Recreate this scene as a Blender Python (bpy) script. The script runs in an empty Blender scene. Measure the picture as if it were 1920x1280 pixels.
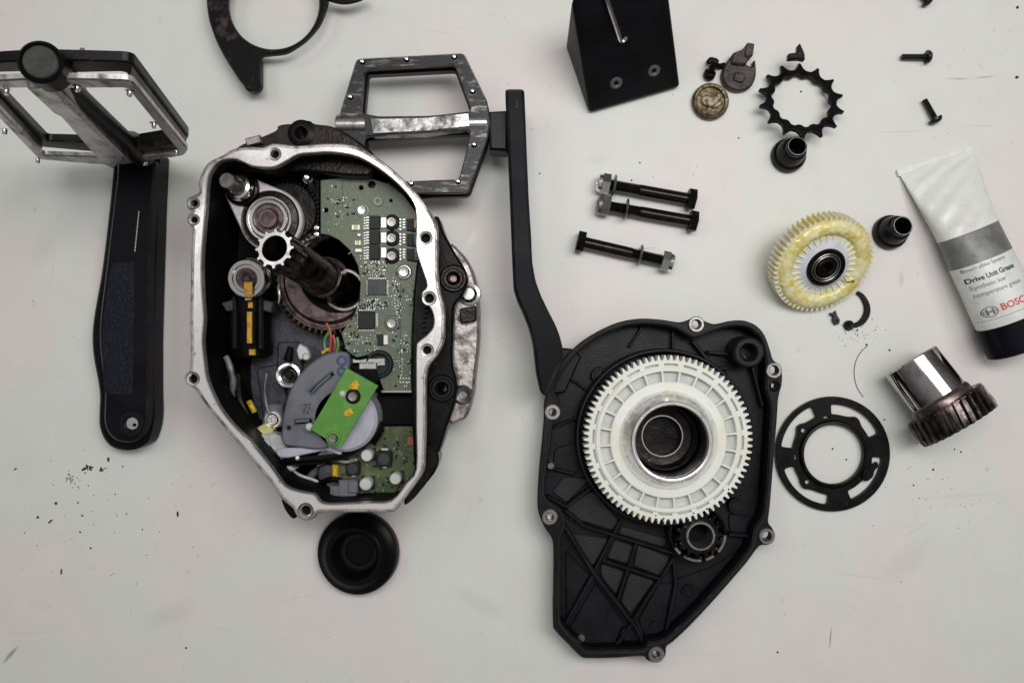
import bpy, bmesh, math, random
from math import pi, sin, cos, radians as R, hypot
from mathutils import Vector, Matrix
from mathutils.geometry import tessellate_polygon
random.seed(7)
S = 0.0003            # metres per unit: everything below is laid out in units of 0.3 mm
H = 1500.0            # height of the camera above the worktop, in those units
sc = bpy.context.scene
C = sc.collection

# ------------------------------------------------------------------ camera, light, exposure
cam = bpy.data.objects.new('camera', bpy.data.cameras.new('camera')); C.objects.link(cam)
cam.location = (0, 0, H*S); cam.data.lens = 36*H/1920; cam.data.sensor_width = 36
cam.data.clip_start = 0.01; cam.data.clip_end = 50
sc.camera = cam
w = bpy.data.worlds.new('World'); sc.world = w; w.use_nodes = True
nt = w.node_tree; bg = nt.nodes['Background']
tc = nt.nodes.new('ShaderNodeTexCoord'); sx = nt.nodes.new('ShaderNodeSeparateXYZ')
cr = nt.nodes.new('ShaderNodeValToRGB')
nt.links.new(tc.outputs['Generated'], sx.inputs[0]); nt.links.new(sx.outputs['Z'], cr.inputs[0]); nt.links.new(cr.outputs[0], bg.inputs[0])
cr.color_ramp.elements[0].position = 0.0; cr.color_ramp.elements[0].color = (.10, .10, .10, 1)
cr.color_ramp.elements[1].position = 1.0; cr.color_ramp.elements[1].color = (.80, .80, .785, 1)
e = cr.color_ramp.elements.new(0.45); e.color = (.30, .30, .295, 1)
bg.inputs[1].default_value = 0.40
def area(name, loc, aim, size, size_y, energy, col=(1, 1, 1)):
    l = bpy.data.lights.new(name, 'AREA'); l.shape = 'RECTANGLE'; l.size = size; l.size_y = size_y; l.energy = energy; l.color = col
    o = bpy.data.objects.new(name, l); C.objects.link(o); o.location = loc
    o.rotation_euler = (Vector(aim)-Vector(loc)).to_track_quat('-Z', 'Y').to_euler(); return o
area('ceiling_lamp', (0.09, 0.20, 0.78), (0.06, 0.05, 0), 0.50, 0.18, 3.3, (1, .985, .965))
area('window_light', (-0.70, 0.40, 1.1), (-0.05, 0, 0), 0.50, 0.40, 1.2, (.96, .985, 1))
area('side_lamp', (0.60, 0.30, 1.05), (0.10, 0, 0), 0.50, 0.40, 2.8, (1, .98, .96))
sc.view_settings.view_transform = 'Standard'; sc.view_settings.look = 'None'
sc.view_settings.exposure = 0.04; sc.view_settings.gamma = 1
try: sc.cycles.use_denoising = True
except Exception: pass

# ------------------------------------------------------------------ helpers
def U(x, y, z=0.0):
    k = (H-z)/H
    return Vector(((x-960)*k, (640-y)*k, z))
def W2(pts, z): return [(U(x, y, z).x, U(x, y, z).y) for x, y in pts]
def spl(pts, k=4):
    n = len(pts); out = []
    for i in range(n):
        p0, p1, p2, p3 = [Vector(pts[(i+j) % n]) for j in (-1, 0, 1, 2)]
        for j in range(k):
            t = j/k
            v = 0.5*((2*p1)+(p2-p0)*t+(2*p0-5*p1+4*p2-p3)*t*t+(3*p1-p0-3*p2+p3)*t*t*t)
            out.append((v.x, v.y))
    return out
def splo(pts, k=6):
    n = len(pts); out = []; P = [Vector(p) for p in pts]
    for i in range(n-1):
        p0 = P[max(i-1, 0)]; p1 = P[i]; p2 = P[i+1]; p3 = P[min(i+2, n-1)]
        for j in range(k):
            t = j/k
            out.append(0.5*((2*p1)+(p2-p0)*t+(2*p0-5*p1+4*p2-p3)*t*t+(3*p1-p0-3*p2+p3)*t*t*t))
    out.append(P[-1]); return out
def rpoly(pts, r=6, k=4):
    n = len(pts); out = []
    for i in range(n):
        a, b, c = Vector(pts[i-1]), Vector(pts[i]), Vector(pts[(i+1) % n])
        la, lc = (a-b).length, (c-b).length
        rr = min(r, la*.45, lc*.45)
        p, q = b+(a-b)/la*rr, b+(c-b)/lc*rr
        for j in range(k+1):
            t = j/k; v = p*(1-t)**2+b*2*t*(1-t)+q*t*t; out.append((v.x, v.y))
    return out
def circ(x, y, r, n=24, ry=None, ph=0): return [(x+r*cos(2*pi*i/n+ph), y+(ry or r)*sin(2*pi*i/n+ph)) for i in range(n)]
def arcband(cx, cy, r0, r1, a0, a1, n=10):
    o = [(cx+r1*cos(a0+(a1-a0)*i/n), cy+r1*sin(a0+(a1-a0)*i/n)) for i in range(n+1)]
    return o+[(cx+r0*cos(a1+(a0-a1)*i/n), cy+r0*sin(a1+(a0-a1)*i/n)) for i in range(n+1)]
def ccw(p):
    a = sum(p[i-1][0]*p[i][1]-p[i][0]*p[i-1][1] for i in range(len(p)))
    return list(p) if a > 0 else list(reversed(p))
def off(p, d):            # inward offset of a counter-clockwise loop
    n = len(p); out = []
    for i in range(n):
        a, b, c = Vector(p[i-1]), Vector(p[i]), Vector(p[(i+1) % n])
        e1, e2 = b-a, c-b
        if e1.length < 1e-6: e1 = e2
        if e2.length < 1e-6: e2 = e1
        e1, e2 = e1.normalized(), e2.normalized()
        m = Vector((-(e1.y+e2.y), e1.x+e2.x))
        if m.length < 1e-4: m = Vector((-e1.y, e1.x))
        m.normalize(); s = 1/max(.5, m.dot(Vector((-e1.y, e1.x))))
        v = b+m*d*s; out.append((v.x, v.y))
    return out
I4 = Matrix.Identity(4)
def prism(bm, outer, z0, z1, holes=(), c=0, M=I4, mi=0, nobottom=False, ce=0):
    """outer / holes: 2-D points in M's plane, solid between z0 and z1, top edge chamfered by c"""
    loops = [ccw(outer)]+[ccw(h) for h in holes]
    lay = []
    spec = [(z0, 0)]+([(z1-c, 0), (z1, c)] if c else [(z1, 0)])
    for z, o in spec:
        L = []
        for k, lp in enumerate(loops):
            q = off(lp, o if k == 0 else -o) if o else lp
            L.append([bm.verts.new(M @ Vector((x, y, z))) for x, y in q])
        lay.append(L)
    for j_, (a, b) in enumerate(zip(lay, lay[1:])):
        for la, lb in zip(a, b):
            n = len(la)
            for i in range(n):
                f = bm.faces.new((la[i-1], la[i], lb[i], lb[i-1])); f.material_index = ce if j_ else mi
    for li, z in ((0, z0), (-1, z1)):
        if li == 0 and nobottom: continue
        L = lay[li]; inv = M.inverted()
        flat = [v for lp in L for v in lp]
        tri = tessellate_polygon([[Vector(((inv @ v.co).x, (inv @ v.co).y, 0)) for v in lp] for lp in L])
        for t in tri:
            try: f = bm.faces.new([flat[i] for i in t]); f.material_index = mi
            except ValueError: pass
def iprism(bm, outer, z0, z1, holes=(), c=0, mi=0, zi=None, ce=0):
    """same, the points read at image position, seen at height zi (default z1)"""
    z = z1 if zi is None else zi
    prism(bm, W2(outer, z), z0, z1, [W2(h, z) for h in holes], c, I4, mi, False, ce)
def lathe(bm, prof, M=I4, seg=48, mi=0, close=False):
    rings = []
    for r, z in prof:
        rings.append([bm.verts.new(M @ Vector((r*cos(2*pi*i/seg), r*sin(2*pi*i/seg), z))) for i in range(seg)] if r > 1e-6 else [bm.verts.new(M @ Vector((0, 0, z)))])
    pairs = list(zip(rings, rings[1:]))
    if close: pairs.append((rings[-1], rings[0]))
    for a, b in pairs:
        for i in range(seg):
            if len(a) == 1 and len(b) == 1: continue
            vs = (a[0], b[i], b[i-1]) if len(a) == 1 else (a[i-1], a[i], b[0]) if len(b) == 1 else (a[i-1], a[i], b[i], b[i-1])
            f = bm.faces.new(vs); f.material_index = mi
def axis(p, n, x=None):
    n = Vector(n).normalized(); x = Vector(x or ((1, 0, 0) if abs(n.x) < .9 else (0, 1, 0)))
    y = n.cross(x).normalized(); x = y.cross(n)
    return Matrix(((x.x, y.x, n.x, p[0]), (x.y, y.y, n.y, p[1]), (x.z, y.z, n.z, p[2]), (0, 0, 0, 1)))
def at(x, y, z, rz=0): return Matrix.Translation(U(x, y, z)) @ Matrix.Rotation(rz, 4, 'Z')
def cyl(bm, p0, p1, r0, r1=None, seg=20, mi=0, c=0):
    p0, p1 = Vector(p0), Vector(p1); L = (p1-p0).length; r1 = r0 if r1 is None else r1
    lathe(bm, [(0, 0), (max(r0-c, .01), 0), (r0, c), (r1, L-c), (max(r1-c, .01), L), (0, L)] if c else [(0, 0), (r0, 0), (r1, L), (0, L)], axis(p0, p1-p0), seg, mi)
def tube(bm, pts, r, seg=8, mi=0, k=6, smooth=True):
    P = splo(pts, k) if smooth and len(pts) > 2 else [Vector(p) for p in pts]
    rs = r if callable(r) else (lambda t: r)
    rings = []; X = None
    for i, p in enumerate(P):
        d = (P[min(i+1, len(P)-1)]-P[max(i-1, 0)]).normalized()
        if X is None: X = d.orthogonal().normalized()
        X = (X-d*X.dot(d)).normalized(); Y = d.cross(X); q = rs(i/(len(P)-1))
        rings.append([bm.verts.new(p+(X*cos(2*pi*j/seg)+Y*sin(2*pi*j/seg))*q) for j in range(seg)])
    for a, b in zip(rings, rings[1:]):
        for j in range(seg):
            f = bm.faces.new((a[j-1], a[j], b[j], b[j-1])); f.material_index = mi
    for g in (rings[0], rings[-1]):
        f = bm.faces.new(g); f.material_index = mi
def box(bm, M, x, y, z, c=0, mi=0):   # x, y, z full sizes, standing on M's origin plane
    prism(bm, [(-x/2, -y/2), (x/2, -y/2), (x/2, y/2), (-x/2, y/2)], 0, z, (), c, M, mi)
def gearpts(n, r0, r1, root=.50, tip=.22, ph=0):
    o = []
    for i in range(n):
        for f, r in ((-root/2, r0), (-tip/2, r1), (tip/2, r1), (root/2, r0)):
            a = (i+f)*2*pi/n+ph; o.append((r*cos(a), r*sin(a)))
    return o
def root_loc(o):
    l = Vector((0, 0, 0))
    while o is not None: l += o.location; o = o.parent
    return l
def emit(name, bm, mats, parent=None, smooth=32, label=None, cat=None, group=None, kind=None, origin=None, keep=False):
    bmesh.ops.remove_doubles(bm, verts=bm.verts[:], dist=.002)
    if not keep: bmesh.ops.recalc_face_normals(bm, faces=bm.faces[:])
    o0 = root_loc(parent) if parent else Vector(origin)*S if origin is not None else Vector((0, 0, 0))
    bm.transform(Matrix.Translation(-o0) @ Matrix.Scale(S, 4))
    me = bpy.data.meshes.new(name); bm.to_mesh(me); bm.free()
    for m in (mats if isinstance(mats, (list, tuple)) else [mats]): me.materials.append(m)
    if smooth:
        for p in me.polygons: p.use_smooth = True
        me.set_sharp_from_angle(angle=R(smooth))
    o = bpy.data.objects.new(name, me); C.objects.link(o); o.parent = parent
    if not parent: o.location = o0
    for k, v in (('label', label), ('category', cat), ('group', group), ('kind', kind)):
        if v: o[k] = v
    return o
def thing(name, label, cat, x, y, group=None, z=0):
    o = bpy.data.objects.new(name, None); C.objects.link(o); o.location = U(x, y, z)*S; o.empty_display_size = .01
    o['label'] = label; o['category'] = cat
    if group: o['group'] = group
    return o
def place(name, mesh, parent, M):     # another object on the same mesh; mesh built about its own origin
    o = bpy.data.objects.new(name, mesh); C.objects.link(o); o.parent = parent
    T = M.copy(); T.translation = M.translation*S-root_loc(parent); o.matrix_basis = T
    return o
def proto(bm, mats, smooth=32, name='piece'):
    bmesh.ops.remove_doubles(bm, verts=bm.verts[:], dist=.002); bmesh.ops.recalc_face_normals(bm, faces=bm.faces[:])
    bm.transform(Matrix.Scale(S, 4)); me = bpy.data.meshes.new(name); bm.to_mesh(me); bm.free()
    for m in (mats if isinstance(mats, (list, tuple)) else [mats]): me.materials.append(m)
    for p in me.polygons: p.use_smooth = True
    me.set_sharp_from_angle(angle=R(smooth)); return me
N = bmesh.new

# ------------------------------------------------------------------ materials
def lin(c):
    f = lambda u: (u/255/12.92) if u <= 10.3 else ((u/255+.055)/1.055)**2.4
    return (f(c[0]), f(c[1]), f(c[2]), 1)
def mat(name, c1, c2=None, wl=30, lo=.45, hi=.6, rough=.5, rough2=None, metal=0, metal2=None, spec=.5,
        bump=0, bwl=4, detail=4, stretch=None, c3=None, wl3=8, lo3=.6, hi3=.7, rough3=None, coat=0, sss=0, aniso=0):
    m = bpy.data.materials.new(name); m.use_nodes = True; t = m.node_tree; n = t.nodes; L = t.links.new
    b = n['Principled BSDF']; tcn = n.new('ShaderNodeTexCoord'); src = tcn.outputs['Object']
    if stretch:
        mp = n.new('ShaderNodeMapping'); mp.inputs['Scale'].default_value = stretch; L(src, mp.inputs[0]); src2 = mp.outputs[0]
    else: src2 = src
    b.inputs['Roughness'].default_value = rough; b.inputs['Metallic'].default_value = metal
    b.inputs['Specular IOR Level'].default_value = spec
    b.inputs['Base Color'].default_value = lin(c1)
    if coat: b.inputs['Coat Weight'].default_value = coat; b.inputs['Coat Roughness'].default_value = .15
    if sss:
        b.inputs['Subsurface Weight'].default_value = sss; b.inputs['Subsurface Scale'].default_value = .002
    def noise(wlp, lo_, hi_, s, w4):
        no = n.new('ShaderNodeTexNoise'); no.noise_dimensions = '4D'; no.inputs['W'].default_value = w4
        no.inputs['Scale'].default_value = 1/(wlp*S); no.inputs['Detail'].default_value = detail; no.inputs['Roughness'].default_value = .6
        L(s, no.inputs['Vector']); mr = n.new('ShaderNodeMapRange'); mr.inputs[1].default_value = lo_; mr.inputs[2].default_value = hi_
        L(no.outputs[0], mr.inputs[0]); return mr.outputs[0]
    col = None
    if c2:
        f = noise(wl, lo, hi, src2, 1.3)
        mx = n.new('ShaderNodeMix'); mx.data_type = 'RGBA'; mx.inputs[6].default_value = lin(c1); mx.inputs[7].default_value = lin(c2)
        L(f, mx.inputs[0]); col = mx.outputs[2]
        for v1, v2, sock in ((rough, rough2, 'Roughness'), (metal, metal2, 'Metallic')):
            if v2 is not None:
                mr = n.new('ShaderNodeMapRange'); mr.inputs[3].default_value = v1; mr.inputs[4].default_value = v2
                L(f, mr.inputs[0]); L(mr.outputs[0], b.inputs[sock])
    if c3:
        f = noise(wl3, lo3, hi3, src, 7.7)
        mx = n.new('ShaderNodeMix'); mx.data_type = 'RGBA'; mx.inputs[6].default_value = lin(c1); mx.inputs[7].default_value = lin(c3)
        if col: L(col, mx.inputs[6])
        L(f, mx.inputs[0]); col = mx.outputs[2]
    if col: L(col, b.inputs['Base Color'])
    if bump:
        no = n.new('ShaderNodeTexNoise'); no.inputs['Scale'].default_value = 1/(bwl*S); no.inputs['Detail'].default_value = 3
        L(src, no.inputs['Vector']); bp = n.new('ShaderNodeBump'); bp.inputs['Strength'].default_value = 1; bp.inputs['Distance'].default_value = bump*S
        L(no.outputs[0], bp.inputs['Height']); L(bp.outputs[0], b.inputs['Normal'])
    return m
M_ = {}
M_['black'] = mat('black_plastic', (13, 13, 15), (20, 19, 21), 40, .4, .7, rough=.40, spec=.2, bump=.25, bwl=3)
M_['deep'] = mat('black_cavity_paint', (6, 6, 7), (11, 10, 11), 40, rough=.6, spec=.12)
M_['cast'] = mat('black_painted_casting', (15, 15, 18), (24, 24, 29), 50, .4, .65, rough=.36, rough2=.5, spec=.2, bump=.5, bwl=3, c3=(58, 56, 54), wl3=5, lo3=.70, hi3=.78)
M_['castfloor'] = mat('rough_grey_black_casting', (32, 32, 34), (44, 44, 45), 60, .35, .7, rough=.55, spec=.25, bump=.9, bwl=2.5)
M_['crank'] = mat('black_anodised_crank', (11, 11, 14), (19, 19, 28), 90, .4, .65, rough=.36, rough2=.48, spec=.09, bump=.15, bwl=3)
M_['leather'] = mat('worn_blue_black_grain', (12, 14, 24), (28, 30, 44), 6, .46, .66, rough=.5, spec=.2, bump=1.6, bwl=5)
M_['rim'] = mat('bare_machined_aluminium', (246, 243, 241), (190, 176, 168), 30, .54, .74, rough=.22, rough2=.5, metal=.7, metal2=.5, bump=.35, bwl=26, c3=(120, 100, 78), wl3=16, lo3=.62, hi3=.74)
M_['worn'] = mat('scuffed_aluminium_under_black', (22, 21, 22), (150, 148, 148), 20, .52, .76, rough=.42, rough2=.34, metal=.3, metal2=.9, detail=14, bump=.3, bwl=5, stretch=(.6, 2.6, 1), c3=(96, 94, 94), wl3=3, lo3=.62, hi3=.72)
M_['pedblack'] = mat('black_pedal_paint', (10, 9, 9), (60, 57, 55), 12, .66, .80, rough=.4, metal=.0, metal2=.5, spec=.2, detail=8, bump=.4, bwl=4)
M_['pedsilver'] = mat('scuffed_pedal_top', (150, 144, 144), (22, 20, 20), 26, .50, .64, rough=.36, rough2=.5, metal=.92, metal2=.4, detail=8, bump=.4, bwl=5)
M_['steel'] = mat('bright_steel', (232, 230, 230), (184, 180, 178), 20, .5, .7, rough=.18, rough2=.32, metal=1)
M_['chrome'] = mat('polished_pin_steel', (240, 240, 240), rough=.14, metal=1)
M_['grey'] = mat('dull_grey_steel', (150, 146, 144), (96, 90, 88), 14, .5, .7, rough=.35, metal=.9, bump=.2, bwl=4)
M_['brownst'] = mat('oily_brown_steel', (118, 102, 100), (56, 44, 44), 22, .45, .65, rough=.32, metal=.85, metal2=.7, bump=.4, bwl=6)
M_['darkst'] = mat('dark_oily_steel', (40, 32, 32), (18, 13, 14), 22, .42, .62, rough=.3, metal=.7, bump=.6, bwl=6, c3=(120, 108, 100), wl3=6, lo3=.68, hi3=.76)
M_['blackst'] = mat('blackened_steel', (24, 23, 23), (14, 13, 13), 18, .45, .6, rough=.36, metal=.3, spec=.15, bump=.3, bwl=4, c3=(92, 88, 84), wl3=5, lo3=.66, hi3=.76)
M_['brass'] = mat('grimy_brass', (112, 100, 74), (52, 42, 26), 10, .42, .6, rough=.4, metal=.6, bump=1.2, bwl=6)
M_['rust'] = mat('brown_greasy_part', (66, 52, 54), (36, 26, 28), 12, .42, .6, rough=.5, metal=.3, bump=1, bwl=5)
M_['nylon'] = mat('white_nylon', (227, 228, 222), (224, 221, 208), 70, .48, .62, rough=.45, spec=.4, sss=.15, bump=.2, bwl=6, c3=(214, 209, 172), wl3=46, lo3=.60, hi3=.74)
M_['nylongrey'] = mat('shaded_white_nylon', (188, 191, 189), (202, 204, 200), 30, rough=.5, sss=.1)  # greyer copy of the nylon: shade of pockets and slots put into colour
M_['pcb'] = mat('grey_green_circuit_board', (86, 99, 85), (98, 106, 80), 55, .42, .6, rough=.38, spec=.5, bump=.35, bwl=6, c3=(112, 124, 108), wl3=5, lo3=.60, hi3=.66)
M_['pcb2'] = mat('olive_circuit_board', (62, 76, 44), (86, 96, 58), 20, .45, .6, rough=.4, bump=.5, bwl=5, c3=(120, 112, 76), wl3=7, lo3=.62, hi3=.7)
M_['green'] = mat('bright_green_board', (78, 132, 48), (90, 142, 58), 25, rough=.4, spec=.5)
M_['chip'] = mat('black_chip_epoxy', (26, 26, 27), rough=.5, spec=.3)
M_['chipg'] = mat('dull_chip_top', (50, 54, 54), (36, 40, 40), 14, rough=.4, spec=.5, bump=.3, bwl=3)
M_['tin'] = mat('solder_tin', (228, 228, 222), rough=.3, metal=.55)
M_['track'] = mat('lacquered_copper_track', (122, 136, 118), rough=.35, spec=.5)
M_['dtrack'] = mat('dark_board_groove', (52, 64, 54), rough=.5)
M_['gplast'] = mat('grey_sensor_plastic', (104, 106, 114), (88, 89, 97), 40, rough=.45, spec=.4, bump=.2, bwl=5)
M_['bplast'] = mat('dark_blue_grey_casting', (66, 66, 74), (44, 43, 52), 26, .42, .62, rough=.45, metal=.2, bump=.8, bwl=8)
M_['milky'] = mat('milky_plastic', (172, 176, 176), (196, 196, 190), 10, rough=.3, spec=.6)
M_['yellow'] = mat('yellow_tape', (196, 146, 34), (150, 112, 28), 9, .5, .62, rough=.45)
M_['orange'] = mat('yellow_flux', (206, 172, 34), (170, 132, 30), 6, rough=.3)
M_['red'] = mat('red_wire', (150, 40, 34), rough=.4)
M_['wgreen'] = mat('green_wire', (70, 120, 66), rough=.4)
M_['cable'] = mat('grey_cable', (110, 112, 112), (60, 62, 62), 20, rough=.4, spec=.5)
M_['rubber'] = mat('black_rubber', (9, 9, 9), rough=.33, spec=.12)
M_['copper'] = mat('copper_pad', (150, 96, 70), rough=.4, metal=.5)
M_['dirt'] = mat('dark_crumb', (34, 28, 26), rough=.8)
M_['ink'] = mat('black_print', (30, 30, 32), rough=.5)
M_['inkg'] = mat('grey_print', (120, 120, 122), rough=.5)
M_['inkr'] = mat('red_print', (206, 46, 52), rough=.5)
M_['logo'] = mat('pale_crank_print', (190, 188, 182), rough=.5)
M_['orangecap'] = mat('beige_capacitor', (206, 196, 140), rough=.45)
M_['blue'] = mat('blue_eyelet', (58, 84, 110), (40, 60, 84), 6, rough=.35)
M_['milkdisc'] = mat('pale_grey_disc', (176, 176, 188), (160, 160, 172), 40, rough=.4)
M_['plugy'] = mat('yellowish_plug', (206, 202, 140), (190, 186, 120), 8, rough=.4)
M_['mirror'] = mat('mirror_steel', (196, 188, 188), (140, 126, 126), 30, .5, .7, rough=.07, rough2=.16, metal=1, c3=(96, 84, 84), wl3=14, lo3=.62, hi3=.76)
M_['gearbrown'] = mat('oily_gear_steel', (98, 90, 88), (38, 31, 30), 16, .45, .65, rough=.3, metal=.9, bump=.4, bwl=5)
M_['rubberst'] = mat('glossy_black_steel', (10, 10, 10), (17, 16, 16), 14, rough=.28, spec=.2, metal=.1, bump=.3, bwl=6)
M_['boltblack'] = mat('black_oxide_bolt', (20, 19, 18), (32, 30, 28), 20, rough=.22, metal=.5, spec=.4, bump=.1, bwl=5)
M_['ink2'] = mat('black_screw_finish', (24, 20, 20), (34, 28, 28), 8, rough=.35, spec=.4, metal=.3)
M_['brassl'] = mat('rubbed_brass', (150, 134, 108), (66, 50, 36), 9, .45, .62, rough=.45, metal=.4, bump=1, bwl=5)
M_['ygear'] = mat('nylon_smeared_with_yellow_grease', (224, 219, 196), (222, 208, 132), 30, .44, .64, rough=.35, spec=.5, sss=.1, bump=1.4, bwl=9, c3=(204, 180, 70), wl3=22, lo3=.58, hi3=.72)
M_['pedwall'] = mat('rubbed_inner_wall', (20, 17, 16), (84, 68, 58), 24, .48, .66, rough=.45, metal=.4)
M_['pedsilver2'] = mat('bright_axle_housing', (190, 188, 188), (120, 116, 114), 20, .55, .7, rough=.25, metal=.95)
M_['scuff'] = mat('scuffed_black_plate', (12, 10, 11), (70, 60, 62), 26, .54, .70, rough=.42, spec=.12, bump=.4, bwl=6, detail=8)
M_['wedge'] = mat('matt_black_block', (14, 14, 15), (20, 19, 23), 60, rough=.45, spec=.10, bump=.4, bwl=3)
M_['tubew'] = mat('white_tube_plastic', (224, 225, 221), (217, 217, 213), 26, .5, .66, rough=.34, spec=.5, bump=2.2, bwl=22, c3=(176, 176, 174), wl3=7, lo3=.68, hi3=.76)
M_['tubeg'] = mat('grey_tube_band', (116, 118, 116), (98, 99, 96), 30, rough=.34, spec=.5, bump=.7, bwl=12, c3=(180, 180, 178), wl3=9, lo3=.68, hi3=.74)
M_['tubel'] = mat('label_white', (218, 220, 216), (206, 208, 204), 30, rough=.35, spec=.5, bump=.5, bwl=14)
M_['capblack'] = mat('black_screw_cap', (10, 10, 13), (17, 15, 26), 60, rough=.4, spec=.12)
M_['hair'] = mat('brown_hair', (110, 104, 98), rough=.6)
M_['ltgrey'] = mat('blasted_steel_plate', (206, 202, 201), (176, 171, 170), 20, .45, .65, rough=.40, metal=.25, bump=.3, bwl=3)
M_['ygrease'] = mat('yellow_grease', (226, 219, 168), (210, 192, 92), 22, .44, .62, rough=.2, spec=.6, sss=.1, bump=1.0, bwl=9, c3=(228, 224, 192), wl3=14, lo3=.54, hi3=.66)
M_['screwring'] = mat('dull_screw_ring', (104, 104, 104), rough=.35, metal=.5)
M_['rimedge'] = mat('cast_aluminium_edge', (176, 170, 168), (84, 72, 66), 18, .46, .66, rough=.42, rough2=.6, metal=.75, metal2=.4, bump=.5, bwl=5)
M_['spine'] = mat('rubbed_pedal_spine', (150, 149, 148), (20, 18, 19), 20, .48, .68, rough=.32, rough2=.5, metal=.9, metal2=.2, detail=12, bump=.3, bwl=5)
M_['edge'] = mat('bright_worn_edge', (188, 186, 186), (90, 86, 86), 16, .52, .70, rough=.28, metal=.95)
M_['cedge'] = mat('rubbed_casting_edge', (34, 33, 35), (62, 60, 60), 14, .50, .70, rough=.35, metal=.3, spec=.3)
M_['bedge'] = mat('rubbed_black_edge', (26, 26, 30), (44, 43, 46), 18, .5, .7, rough=.35, spec=.3)
M_['axlest'] = mat('oily_dark_axle', (96, 80, 78), (24, 17, 17), 26, .42, .60, rough=.22, metal=.9, bump=.3, bwl=8, c3=(150, 140, 134), wl3=10, lo3=.68, hi3=.76)
M_['hubsteel'] = mat('turned_hub_steel', (240, 239, 238), (176, 170, 164), 24, .54, .74, rough=.22, rough2=.32, metal=.8, c3=(150, 128, 96), wl3=30, lo3=.62, hi3=.74)
M_['weblav'] = mat('bluish_white_nylon', (208, 208, 216), (196, 198, 204), 20, rough=.45, sss=.05)
M_['vsilver'] = mat('scuffed_pedal_face', (200, 194, 194), (70, 64, 64), 34, .48, .70, rough=.38, rough2=.5, metal=.6, metal2=.3, detail=14, stretch=(2.2, 1, .6), bump=.3, bwl=5)
M_['capface'] = mat('worn_cap_face', (40, 42, 40), (56, 56, 54), 20, rough=.5, spec=.2, bump=.4, bwl=4)
M_['pedge'] = mat('rubbed_pedal_edge', (30, 28, 28), (110, 104, 104), 20, .5, .7, rough=.35, metal=.7)
M_['oldgrease'] = mat('dark_red_brown_grease', (50, 26, 24), (24, 16, 14), 6, rough=.2, spec=.5)

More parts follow.
